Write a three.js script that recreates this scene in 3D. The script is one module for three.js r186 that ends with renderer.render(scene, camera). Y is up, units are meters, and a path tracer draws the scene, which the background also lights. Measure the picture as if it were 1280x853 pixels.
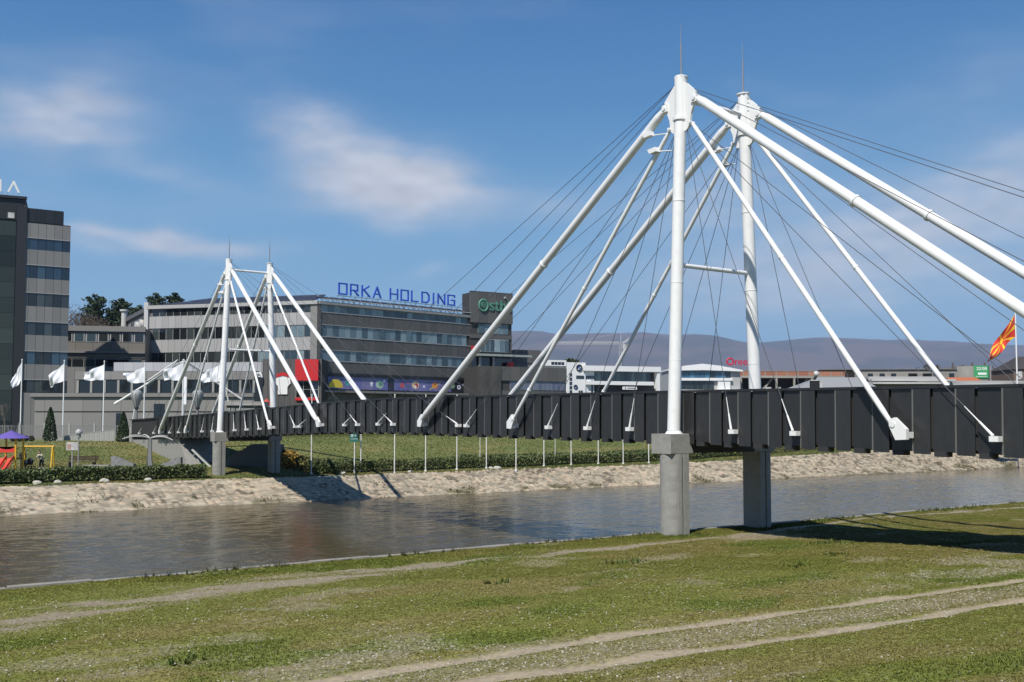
import * as THREE from 'three';
import { mergeGeometries } from 'three/addons/utils/BufferGeometryUtils.js';
import { MarchingCubes } from 'three/addons/objects/MarchingCubes.js';
import { FontLoader } from 'three/addons/loaders/FontLoader.js';
import { TextGeometry } from 'three/addons/geometries/TextGeometry.js';

// ---------------------------------------------------------------- camera, sky, sun, exposure
const scene = new THREE.Scene();
const camera = new THREE.PerspectiveCamera(2 * Math.atan(426.5 / 1250) * 180 / Math.PI, 1280 / 853, 0.1, 40000);
camera.position.set(0, 4.15, 0);
camera.rotation.set(Math.atan(65.5 / 1250), 0, 0);
camera.setViewOffset(1280, 853, 0, -35, 1280, 853);          // a little rise of the lens

// seeded random numbers and value noise
function rng(seed) { let a = seed >>> 0; return () => { a = (a + 0x6D2B79F5) >>> 0; let t = a; t = Math.imul(t ^ (t >>> 15), t | 1); t ^= t + Math.imul(t ^ (t >>> 7), t | 61); return ((t ^ (t >>> 14)) >>> 0) / 4294967296; }; }
function hash(i, j, k = 0) { let h = (Math.imul(i, 374761393) + Math.imul(j, 668265263) + Math.imul(k, 1274126177)) | 0; h = Math.imul(h ^ (h >>> 13), 1274126177); h ^= h >>> 16; return (h >>> 0) / 4294967296; }
function vnoise(x, y, k = 0) {
  const i = Math.floor(x), j = Math.floor(y), fx = x - i, fy = y - j, sx = fx * fx * (3 - 2 * fx), sy = fy * fy * (3 - 2 * fy);
  const a = hash(i, j, k), b = hash(i + 1, j, k), c = hash(i, j + 1, k), d = hash(i + 1, j + 1, k);
  return a + (b - a) * sx + (c - a) * sy + (a - b - c + d) * sx * sy;
}
function fbm(x, y, o = 4, k = 0) { let s = 0, a = 0.5, n = 0; for (let i = 0; i < o; i++) { s += a * vnoise(x, y, k + i); n += a; x = x * 2.03 + 17.1; y = y * 2.03 + 9.7; a *= 0.5; } return s / n; }
const clamp = (x, a = 0, b = 1) => Math.min(b, Math.max(a, x));
const ss = (a, b, x) => { const t = clamp((x - a) / (b - a)); return t * t * (3 - 2 * t); };
const mix = (a, b, t) => a + (b - a) * t;
const pl = (pts, x) => { if (x <= pts[0][0]) return pts[0][1]; for (let i = 1; i < pts.length; i++) if (x <= pts[i][0]) return mix(pts[i - 1][1], pts[i][1], (x - pts[i - 1][0]) / (pts[i][0] - pts[i - 1][0])); return pts[pts.length - 1][1]; };

// the sky: clear spring blue with thin grey-white clouds, as an equirectangular picture of air and cloud
{
  const W = 2048, H = 1024, data = new Float32Array(W * H * 4);
  const grad = [[-90, .20, .21, .20], [-2, .33, .52, .67], [0, .345, .54, .70], [3, .30, .505, .69], [6, .25, .46, .675], [12.5, .15, .352, .605], [18, .085, .243, .50], [23, .054, .182, .43], [35, .036, .13, .345], [60, .025, .092, .26], [90, .021, .078, .23]];
  const sky = (e, c) => { let i = 1; while (i < grad.length - 1 && e > grad[i][0]) i++; const a = grad[i - 1], b = grad[i], t = clamp((e - a[0]) / (b[0] - a[0])); return mix(a[c], b[c], t); };
  const blobs = [[-24.6, 15.6, 4.6, 1.9, .1, .95], [-19.4, 13.4, 2.6, .9, -.1, .34], [-18.4, 9.5, 4.2, .62, 0, 1.2], [-23.3, 9.75, 1.7, .42, 0, .7],
    [-7.0, 13.2, 4.6, 1.7, -.06, 1.85], [-10.4, 15.9, 3.6, 1.5, -.25, 1.05], [-4.4, 13.6, 2.4, 1.3, 0, .5], [-4.9, 8.4, 1.5, .3, .1, .4],
    [22.5, 10.4, 9, 2.3, .08, .95], [11.5, 12.4, 5, 1.8, .15, .55], [27.5, 13.2, 6, 1.6, .1, .5], [13, 8, 9, 1.8, 0, .5], [3, 12.5, 5, 1.3, .15, .22], [22, 7.2, 10, 1.4, 0, .34], [26, 17, 8, 2, .15, .14]];
  const r = rng(71);
  for (let i = 0; i < 46; i++) { const az = 32 + r() * 296; blobs.push([az > 180 ? az - 360 : az, 6 + r() * 26, 3 + r() * 6, .6 + r() * 2, (r() - .5) * .3, .25 + r() * .5]); }
  for (let j = 0; j < H; j++) {
    const el = ((j + .5) / H - .5) * 180;
    for (let i = 0; i < W; i++) {
      const ang = ((i + .5) / W - .5) * 2 * Math.PI, x = Math.cos(ang), z = Math.sin(ang);
      const az = Math.atan2(x, -z) * 180 / Math.PI;
      let op = 0;
      if (el > 1 && el < 42) {
        const wx = (fbm(az * .3 + 40, el * .7 + 9, 6, 5) - .5) * 2.6, wy = (fbm(az * .3 + 90, el * .8 + 31, 6, 8) - .5) * 1.4;
        for (const b of blobs) {
          let dx = az - b[0]; if (dx > 180) dx -= 360; if (dx < -180) dx += 360;
          if (Math.abs(dx) > b[2] * 2.6 + 5) continue;
          const dy = el - b[1] - dx * b[4];
          const q = ((dx + wx) / b[2]) ** 2 + ((dy + wy) / b[3]) ** 2;
          if (q > 7) continue;
          op += b[5] * Math.exp(-q * 1.15);
        }
        op *= .42 + 1.16 * fbm(az * .55, el * 1.9, 6, 21);
        op += .16 * ss(.5, .8, fbm(az * .07 + 3, el * .33, 4, 33)) * ss(1, 6, el) * ss(42, 24, el);
      }
      op = .93 * (1 - Math.exp(-1.05 * op * (.62 + .6 * op))); const lit = .84 + .32 * fbm(az * .8 + 60, el * 2.2, 5, 55);
      const o = (j * W + i) * 4, cl = [.6, .62, .69];
      for (let c = 0; c < 3; c++) data[o + c] = mix(sky(el, c + 1), cl[c] * lit, op);
      data[o + 3] = 1;
    }
  }
  const t = new THREE.DataTexture(data, W, H, THREE.RGBAFormat, THREE.FloatType);
  t.mapping = THREE.EquirectangularReflectionMapping; t.magFilter = t.minFilter = THREE.LinearFilter; t.colorSpace = THREE.LinearSRGBColorSpace; t.needsUpdate = true;
  scene.background = t; scene.environment = t;
}
const sun = new THREE.DirectionalLight(new THREE.Color().setRGB(1, .955, .88), 5);
sun.position.set(-.36 * 200, 200, .731 * 200); sun.castShadow = true;
sun.shadow.camera.left = sun.shadow.camera.bottom = -140; sun.shadow.camera.right = sun.shadow.camera.top = 140; sun.shadow.camera.far = 600; sun.shadow.mapSize.set(4096, 4096);
scene.add(sun, sun.target);
scene.fog = new THREE.FogExp2(new THREE.Color(.48, .66, 1), 0.000072);
const renderer = new THREE.WebGLRenderer({ antialias: true });
renderer.toneMapping = THREE.LinearToneMapping; renderer.toneMappingExposure = 1.06; renderer.shadowMap.enabled = true;

// ---------------------------------------------------------------- helpers
const V = (x, y, z) => new THREE.Vector3(x, y, z);
const O = V(5.98, 0, -37), PHI = Math.atan2(.565, .825);      // the bridge's own axes: x across it (downstream), z along it towards the near bank
const frame = new THREE.Matrix4().makeRotationY(PHI).setPosition(O), unframe = frame.clone().invert();
const lw = (u, y, t) => V(u, y, t).applyMatrix4(frame);
const wl = (x, y, z) => V(x, y, z).applyMatrix4(unframe);
const used = {};
const numbered = n => { used[n] = (used[n] || 0) + 1; return used[n] === 1 ? n : n + '_' + String(used[n] - 1).padStart(3, '0'); };
const shade = o => { o.castShadow = true; o.receiveShadow = true; return o; };
function tag(o, label, category, group) { o.userData.label = label; o.userData.category = category; if (group) o.userData.group = group; return o; }
function thing(name, label, category, pos, group, turn = 0) { const g = new THREE.Group(); g.name = numbered(name); g.position.copy(pos); g.rotation.y = turn; scene.add(g); return tag(g, label, category, group); }
function join(gs) { gs = (Array.isArray(gs) ? gs : [gs]).map(g => { g = g.index ? g.toNonIndexed() : g; for (const k of Object.keys(g.attributes)) if (!['position', 'normal', 'uv', 'color'].includes(k)) g.deleteAttribute(k); return g; }); return gs.length === 1 ? gs[0] : mergeGeometries(gs); }
function part(parent, name, gs, mat) { const m = shade(new THREE.Mesh(join(gs), mat)); m.name = name; parent.add(m); return m; }
function solo(name, label, category, gs, mat, pos = V(0, 0, 0), group, turn = 0) { const m = shade(new THREE.Mesh(join(gs), mat)); m.name = numbered(name); m.position.copy(pos); m.rotation.y = turn; scene.add(m); return tag(m, label, category, group); }
function structure(name, g, mat, framed) { const m = shade(new THREE.Mesh(g, mat)); m.name = name; if (framed) { m.position.copy(O); m.rotation.y = PHI; } m.userData.kind = 'structure'; scene.add(m); return m; }
const UNIT = new THREE.BoxGeometry(1, 1, 1);
function slab(parent, name, mat, x0, x1, y0, y1, z0, z1) { const m = shade(new THREE.Mesh(UNIT, mat)); m.name = name; m.position.set((x0 + x1) / 2, (y0 + y1) / 2, (z0 + z1) / 2); m.scale.set(x1 - x0, y1 - y0, z1 - z0); parent.add(m); return m; }
const box = (x0, x1, y0, y1, z0, z1) => new THREE.BoxGeometry(x1 - x0, y1 - y0, z1 - z0).translate((x0 + x1) / 2, (y0 + y1) / 2, (z0 + z1) / 2);
function bar(a, b, r0, r1 = r0, seg = 10, cap = true) { const d = b.clone().sub(a), L = d.length(); const g = new THREE.CylinderGeometry(r1, r0, L, seg, 1, !cap); g.applyQuaternion(new THREE.Quaternion().setFromUnitVectors(V(0, 1, 0), d.normalize())); return g.translate((a.x + b.x) / 2, (a.y + b.y) / 2, (a.z + b.z) / 2); }
function beam(a, b, w, h) { const d = b.clone().sub(a), L = d.length(); const g = new THREE.BoxGeometry(w, L, h); g.applyQuaternion(new THREE.Quaternion().setFromUnitVectors(V(0, 1, 0), d.normalize())); return g.translate((a.x + b.x) / 2, (a.y + b.y) / 2, (a.z + b.z) / 2); }
const ball = (p, r, w = 10, h = 7) => new THREE.SphereGeometry(r, w, h).translate(p.x, p.y, p.z);
function plate(pts, depth, axis = 'z') { const s = new THREE.Shape(pts.map(p => new THREE.Vector2(p[0], p[1]))); const g = new THREE.ExtrudeGeometry(s, { depth, bevelEnabled: false }).translate(0, 0, -depth / 2); if (axis === 'x') g.rotateY(-Math.PI / 2); return g; }   // axis x: first coordinate runs along z
const C = (r, g, b) => new THREE.Color().setRGB(r, g, b);
function noiseTex(n, fn, rep = 1) { const d = new Uint8Array(n * n * 4); for (let j = 0; j < n; j++) for (let i = 0; i < n; i++) { const v = clamp(fn(i, j)) * 255, o = (j * n + i) * 4; d[o] = d[o + 1] = d[o + 2] = v; d[o + 3] = 255; } const t = new THREE.DataTexture(d, n, n); t.wrapS = t.wrapT = THREE.RepeatWrapping; t.magFilter = THREE.LinearFilter; t.minFilter = THREE.LinearMipmapLinearFilter; t.generateMipmaps = true; t.repeat.set(rep, rep); t.needsUpdate = true; return t; }
function tiled(n, cell, oct, k) { // noise that repeats without a seam
  const f = (x, y, p, kk) => { const i = Math.floor(x), j = Math.floor(y), fx = x - i, fy = y - j, sx = fx * fx * (3 - 2 * fx), sy = fy * fy * (3 - 2 * fy), w = q => ((q % p) + p) % p; const a = hash(w(i), w(j), kk), b = hash(w(i + 1), w(j), kk), c = hash(w(i), w(j + 1), kk), d = hash(w(i + 1), w(j + 1), kk); return a + (b - a) * sx + (c - a) * sy + (a - b - c + d) * sx * sy; };
  return (i, j) => { let s = 0, a = .5, tot = 0, p = cell; for (let o = 0; o < oct; o++) { s += a * f(i / n * p, j / n * p, p, k + o); tot += a; a *= .55; p *= 2; } return s / tot; };
}
const grainTex = noiseTex(512, tiled(512, 8, 6, 3)), blotch = noiseTex(512, (() => { const f = tiled(512, 4, 6, 90); return (i, j) => .72 + .42 * (f(i, j) - .2); })());
blotch.colorSpace = THREE.SRGBColorSpace;
const faint = noiseTex(512, (() => { const f = tiled(512, 6, 6, 95), s = tiled(512, 48, 3, 96); return (i, j) => .88 + .16 * (f(i, j) - .4) + .08 * (s(i, j) - .5); })()); faint.colorSpace = THREE.SRGBColorSpace;
const whiteWear = noiseTex(512, (() => { const f = tiled(512, 6, 6, 195), s = tiled(512, 64, 2, 196); return (i, j) => .985 - .1 * Math.max(0, f(i, j) - .5) - (s(i, j) > .8 ? .06 : 0); })()); whiteWear.colorSpace = THREE.SRGBColorSpace; whiteWear.repeat.set(2, 8);
const M = (r, g, b, rough = .7, extra = {}) => new THREE.MeshPhysicalMaterial({ color: C(r, g, b), roughness: rough, metalness: 0, side: THREE.DoubleSide, ...extra });
const mat = {
  white: M(.84, .84, .825, .4, { map: whiteWear }), whiteClean: M(.8, .8, .79, .5),
  cladA: [0, 1, 2].map(i => M(.033 + i * .004, .033 + i * .004, .0335 + i * .004, .34, { map: faint })), cladB: [0, 1, 2].map(i => M(.031 + i * .004, .031 + i * .004, .0315 + i * .004, .36, { map: faint })),
  post: M(.135, .132, .126, .5), under: M(.03, .03, .031, .7), cable: M(.075, .08, .095, .5), steel: M(.35, .36, .38, .4, { metalness: .6 }),
  conc: M(.36, .352, .325, .85, { map: faint, bumpMap: grainTex, bumpScale: .01 }), concDark: M(.17, .168, .16, .9, { map: faint }), paleConc: M(.46, .45, .42, .85, { map: blotch }),
  black: M(.012, .012, .013, .6), red: M(.55, .018, .022, .5), yellow: M(.72, .43, .03, .5), blueSign: M(.03, .085, .55, .45), green: M(.085, .25, .18, .5), purple: M(.16, .11, .42, .6),
};

// ---------------------------------------------------------------- the ground of the near bank
const nearY = t => .4 * ss(1, 13, t) + 2.2 * ss(12, 30, t) + .9 * ss(28, 40, t);
const trailT = u => pl([[-60, 11], [-30, 6.8], [-22.8, 4.5], [-20.8, 3.5], [-16.7, 2.4], [-12.4, 2.05], [-4.7, 1.8], [.2, 1.35], [3, 1.6], [6.4, .8], [10.5, .2], [14.4, .6], [22.3, 1], [60, 2]], u);
const rutA = u => pl([[-60, 13.2], [-20, 13.7], [-14, 13.8], [-10, 14.1], [-7, 14.4], [-3.1, 14.75], [8, 16.4], [60, 24]], u), rutB = u => pl([[-60, 14.4], [-18.5, 15.5], [-15.8, 15.85], [-12.9, 16.3], [-10.2, 16.6], [-7.2, 16.95], [8, 18.8], [60, 27]], u);
function cover(u, t) { // how bare, how stony and how dry the turf is at one spot
  const w = (fbm(u * .8, t * .8, 3, 41) - .5), w2 = fbm(u * .25 + 5, t * .5, 4, 44);
  const rut = Math.max(ss(.42, .12, Math.abs(t - rutA(u) + w * .35)), ss(.5, .16, Math.abs(t - rutB(u) + w * .35)));
  const mid = ss(1.3, .3, Math.abs(t - (rutA(u) + rutB(u)) / 2)) * .5;
  const tw = u < -8 ? mix(.55, 1.7, ss(-8, -22, u)) : u > 4 ? .3 : .42;
  const trail = ss(tw * 1.15, tw * .25, Math.abs(t - trailT(u) + w * 1.1)) * (u < 4 ? .85 : .75) * (.35 + 1.1 * ss(.3, .6, fbm(u * .5, t * 1.6, 4, 61)));
  const left = ss(-9, -17, u) * ss(9.3, 12.2, t) * ss(15.2, 13.4, t) * ss(.42, .68, fbm(u * .45, t * .8, 4, 70)) * .6;
  const side = ss(-12, -1, u) * ss(10, 11.8, t) * ss(14.3, 13.6, t) * ss(.4, .62, fbm(u * .5, t * .9, 4, 75)) * .6;
  const under = ss(-.6, .8, u) * ss(5, 2.6, u) * ss(4.2, 2.8, t) * ss(1.0, 1.9, t) * .8;
  const patch = ss(.6, .74, fbm(u * .35 + 70, t * .6 + 20, 4, 80)) * .55;
  return { rut, bare: clamp(Math.max(rut, trail, mid, left, side, under, patch)), stony: clamp(Math.max(mid * .9, left * .9, side * .9, trail * .35, patch * .35) * (1 - rut * .8) + rut * .06), dry: clamp(ss(.36, .66, w2) * .9 + (fbm(u * 1.3, t * 1.9, 3, 47) - .5) * .9 - ss(1.4, .2, t) * .5), lush: ss(.58, .74, fbm(u * .3 + 11, t * .55 + 2, 4, 52)) };
}
function paint(u0, u1, t0, t1, W, H, fn) { const d = new Uint8Array(W * H * 4); for (let j = 0; j < H; j++) for (let i = 0; i < W; i++) { const c = fn(mix(u0, u1, (i + .5) / W), mix(t0, t1, (j + .5) / H), i, j), o = (j * W + i) * 4; for (let k = 0; k < 3; k++) { const x = clamp(c[k]); d[o + k] = 255 * (x <= .0031308 ? 12.92 * x : 1.055 * Math.pow(x, 1 / 2.4) - .055); } d[o + 3] = 255; } const t = new THREE.DataTexture(d, W, H); t.colorSpace = THREE.SRGBColorSpace; t.magFilter = THREE.LinearFilter; t.minFilter = THREE.LinearMipmapLinearFilter; t.generateMipmaps = true; t.needsUpdate = true; return t; }
const lerp3 = (a, b, t) => [mix(a[0], b[0], t), mix(a[1], b[1], t), mix(a[2], b[2], t)];
function turf(u, t, i, j) {
  const k = cover(u, t), n = hash(i, j, 7), n2 = hash(i >> 1, j >> 1, 9);
  let c = lerp3([.168, .178, .026], [.22, .188, .054], k.dry); c = lerp3(c, [.125, .175, .022], k.lush * .7);
  c = c.map(x => x * (.62 + .75 * n * n2 + .3 * n));
  const soil = lerp3([.225, .178, .108], [.38, .31, .21], .25 * n + .75 * k.rut).map(x => x * (.75 + .4 * n2));
  c = lerp3(c, soil, clamp(k.bare * 1.15 - .25 * n2));
  if (k.stony > .1 && n > 1 - k.stony * .13) c = [.38, .355, .29];
  return c;
}
function sheet(u0, u1, t0, t1, nu, nt, yf) { const g = new THREE.PlaneGeometry(1, 1, nu, nt), p = g.attributes.position, uv = g.attributes.uv; for (let i = 0; i < p.count; i++) { const a = uv.getX(i), b = uv.getY(i), u = mix(u0, u1, a), t = mix(t0, t1, b); p.setXYZ(i, u, yf(u, t), t); } const ix = g.index.array; for (let i = 0; i < ix.length; i += 3) { const q = ix[i]; ix[i] = ix[i + 1]; ix[i + 1] = q; } g.computeVertexNormals(); return g; }
const nearRough = (u, t) => nearY(t) + (fbm(u * .9, t * .9, 3, 12) - .5) * .09 - .05 * Math.max(ss(.4, .1, Math.abs(t - rutA(u))), ss(.45, .1, Math.abs(t - rutB(u))));
const fineTurf = paint(-42, 42, -.55, 27, 2048, 1024, turf);
structure('grass_bank', sheet(-42, 42, -.55, 27, 420, 140, nearRough), new THREE.MeshStandardMaterial({ map: fineTurf, roughness: .95, side: THREE.DoubleSide }), true);
{ // the rest of the near bank, beyond the picture's edges
  const m = new THREE.MeshStandardMaterial({ color: C(.085, .092, .032), map: blotch, roughness: .95, side: THREE.DoubleSide });
  structure('grass_bank_upstream', sheet(-220, -42, -.55, 27, 30, 20, (u, t) => nearY(t) - .003), m, true);
  structure('grass_bank_downstream', sheet(42, 260, -.55, 27, 30, 20, (u, t) => nearY(t) - .003), m, true);
  structure('levee', sheet(-220, 260, 27, 90, 30, 10, (u, t) => nearY(t)), m, true);
}
{ // pale concrete lip along the near water edge and the wall below it
  const g = []; const r = rng(5);
  for (let u = -120; u < 160; u += 2) { const y = nearY(-.5) + .025 + (r() - .5) * .045; g.push(box(u, u + 1.97 - r() * .03, -2.4, y, -.8 - r() * .07, -.53 + (r() - .5) * .02)); }
  const m = structure('concrete_kerb', join(g), M(.38, .355, .30, .9, { map: blotch }), true);
}

// ---------------------------------------------------------------- the river
{
  const amp = (u, t) => .4 + 1.1 * fbm(u * .05 + 3, t * .09, 3, 101);
  const wave = (u, t) => -1.75 + amp(u, t) * ((fbm(u * .45 + t * .15, t * 1.3, 3, 110) - .5) * .07 + (fbm(u * 1.3 + t * .3, t * 3.4, 2, 120) - .5) * .058);
  const g = join([sheet(-60, 75, -43.5, -.7, 800, 290, wave), sheet(-220, -60, -43.5, -.7, 160, 60, wave), sheet(75, 420, -43.5, -.7, 500, 70, wave)]);
  const f1 = tiled(512, 12, 5, 200), f2 = tiled(512, 40, 3, 220), t = noiseTex(512, (i, j) => f1(i, j) * .6 + f2(i, j) * .4); t.repeat.set(30, 22);
  structure('river', g, new THREE.MeshPhysicalMaterial({ color: C(.076, .06, .027), roughness: .06, ior: 1.28, bumpMap: t, bumpScale: .02, side: THREE.DoubleSide }), true);
}

// ---------------------------------------------------------------- the far bank: stone revetment, lawns, terrain
const bankTop = u => -.25 + .95 * ss(38, 88, u);
const farY = (u, t) => { const right = ss(0, 12, u), b = bankTop(u) + .5 * ss(-48, -57, t); return b + mix(1.8 * ss(-62, -86, t), 2.35 * ss(-55, -70, t), right) + (fbm(u * .25, t * .25, 3, 15) - .5) * .16; };
{
  const u0 = -60, u1 = 200, nu = 2300, nv = 54, g = new THREE.PlaneGeometry(1, 1, nu, nv), p = g.attributes.position, uv = g.attributes.uv, col = new Float32Array(p.count * 3);
  for (let i = 0; i < p.count; i++) {
    const u = mix(u0, u1, uv.getX(i)), s = uv.getY(i), L = s * 5.7, right = ss(4, 22, u), cell = mix(.5, .42, right);
    const x = u / cell + (fbm(u * .7, L * .7, 2, 4) - .5) * .5, y = L / cell * 1.25; const ix = Math.floor(x), iy = Math.floor(y);
    let f1 = 9, f2 = 9, id = 0;
    for (let a = -1; a <= 1; a++) for (let b = -1; b <= 1; b++) { const px = ix + a + .15 + .7 * hash(ix + a, iy + b, 1), py = iy + b + .15 + .7 * hash(ix + a, iy + b, 2), d = Math.hypot(px - x, py - y); if (d < f1) { f2 = f1; f1 = d; id = hash(ix + a, iy + b, 3); } else if (d < f2) f2 = d; }
    const e = ss(.03, .22, f2 - f1), rough = mix(.04, .11, right), h = e * rough * (.5 + id) + (fbm(u * 3, L * 3, 2, 6) - .5) * .03 + (fbm(u * .3, L * .3, 2, 66) - .5) * .12;
    const t = mix(-47.4, -42.0, s) - .25 * Math.sin(s * Math.PI), yy = mix(bankTop(u) + .02, -2.0, s);
    p.setXYZ(i, u, yy + h * .9, t + h * .5);
    const tone = .74 + .5 * (id - .5) + .4 * (fbm(u * .35, L * .8, 3, 7) - .5) + .25 * (fbm(u * 5, L * 5, 2, 71) - .5);
    let c = [.52 * tone, .445 * tone, .325 * tone]; if (id > .8) c = [.5 * tone, .4 * tone, .285 * tone];
    const crack = ss(.42, .6, fbm(u * .9, L * .9, 3, 73)); c = lerp3(c, lerp3(lerp3([.36, .31, .24], [.11, .09, .065], crack), [.09, .075, .055], right), (1 - e) * mix(.85, .95, right)); const spot = ss(.7, .76, fbm(u * 1.7, L * 1.7, 2, 74)); c = lerp3(c, [.09, .075, .05], spot * .8);
    const weed = ss(.55, .75, fbm(u * .6, L * .9, 4, 9)) * ss(3.0, 5.0, L) * .8; c = lerp3(c, [.085, .08, .03], weed);
    const silt = ss(5.0, 5.45, L + (fbm(u * 2, 4, 2, 77) - .5) * .5); c = lerp3(c, [.11, .095, .065], silt);                       // wet, silted stones at the water line
    col.set(c, i * 3);
  }
  const ix = g.index.array; for (let i = 0; i < ix.length; i += 3) { const q = ix[i]; ix[i] = ix[i + 1]; ix[i + 1] = q; }
  g.setAttribute('color', new THREE.BufferAttribute(col, 3)); g.computeVertexNormals();
  structure('stone_embankment', g, new THREE.MeshStandardMaterial({ vertexColors: true, roughness: .92, side: THREE.DoubleSide }), true);
  const m = new THREE.MeshStandardMaterial({ color: C(.4, .34, .26), map: blotch, roughness: .95, side: THREE.DoubleSide });
  structure('stone_embankment_beyond', sheet(200, 420, -47.4, -42, 40, 6, (u, t) => mix(bankTop(u), -2, (t + 47.4) / 5.4)), m, true);
  structure('stone_embankment_upstream', sheet(-220, -60, -47.4, -42, 40, 6, (u, t) => mix(bankTop(u), -2, (t + 47.4) / 5.4)), m, true);
}
const lawnCol = (u, t, i, j) => { const n = hash(i, j, 17), k = fbm(u * .35, t * .6, 4, 21), d = ss(.35, .7, fbm(u * .12 + 9, t * .3, 3, 24)); let c = lerp3([.11, .132, .03], [.19, .172, .056], clamp(d * .8 + (k - .5) * .8)); if (t > -49.2) c = lerp3(c, [.15, .13, .065], .5 * ss(-49.2, -48, t) + .3 * (n - .4)); return c.map(x => x * (.75 + .5 * n)); };
structure('lawn', sheet(-70, 130, -112, -47.3, 240, 120, farY), new THREE.MeshStandardMaterial({ map: paint(-70, 130, -112, -47.3, 2048, 1024, lawnCol), roughness: .95, side: THREE.DoubleSide }), true);
{
  const m = new THREE.MeshStandardMaterial({ color: C(.12, .125, .06), map: blotch, roughness: .95, side: THREE.DoubleSide });
  structure('lawn_upstream', sheet(-220, -70, -112, -47.3, 20, 20, (u, t) => farY(u, t) - .003), m, true);
  structure('lawn_downstream', sheet(130, 420, -112, -47.3, 20, 20, (u, t) => farY(u, t) - .003), m, true);
  const g = new THREE.CircleGeometry(13000, 96).rotateX(-Math.PI / 2), t = blotch.clone(); t.repeat.set(900, 900); t.needsUpdate = true;
  structure('ground', sheet(-9000, 9000, -13000, -111, 60, 60, (u, t) => 2.05 - .002), new THREE.MeshStandardMaterial({ color: C(.16, .16, .12), map: t, roughness: 1, side: THREE.DoubleSide }), true);
}
{ // the bare mountain range behind the town
  const ridge = [[-900, 440], [-300, 432], [200, 424], [480, 416], [652, 414], [677, 414], [697, 418], [730, 418], [780, 417], [795, 416], [830, 419.5], [872, 417.5], [890, 420], [932, 429], [960, 427], [987, 424.5], [1017, 421.5], [1060, 423], [1095, 425.5], [1110, 424.5], [1150, 429.5], [1185, 430], [1225, 429], [1260, 430.5], [1500, 436], [2200, 446]];
  const nx = 420, nz = 60, g = new THREE.PlaneGeometry(1, 1, nx, nz), p = g.attributes.position, uv = g.attributes.uv, D = 9000, col = new Float32Array(p.count * 3);
  for (let i = 0; i < p.count; i++) {
    const x = mix(-11000, 11000, uv.getX(i)), s = uv.getY(i), z = mix(-5200, -11500, s);
    const top = (527 - pl(ridge, 640 + x / D * 1250)) / 1250 * D;
    const near = clamp((-z - 5200) / 3800), far = clamp((-z - 9000) / 2500);
    const valleys = fbm(x * .0016, z * .0007, 5, 300), h = top * (far > 0 ? 1 - .7 * ss(0, 1, far) : mix(ss(0, 1, near) * .75 + near * .25, 1, near)) * (1 - (1 - near) * .75 * (1 - valleys) * (near > 0 ? 1 : 0));
    p.setXYZ(i, x, h + (fbm(x * .006, z * .006, 3, 310) - .5) * 40 * near * (1 - near), z);
    const w = fbm(x * .0022, z * .003, 5, 320), c = lerp3([.125, .098, .088], [.075, .072, .068], ss(.42, .62, w)); col.set(c, i * 3);
  }
  g.setAttribute('color', new THREE.BufferAttribute(col, 3)); g.computeVertexNormals();
  structure('mountain_range', g, new THREE.MeshStandardMaterial({ vertexColors: true, roughness: 1, side: THREE.DoubleSide }));
}

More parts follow.
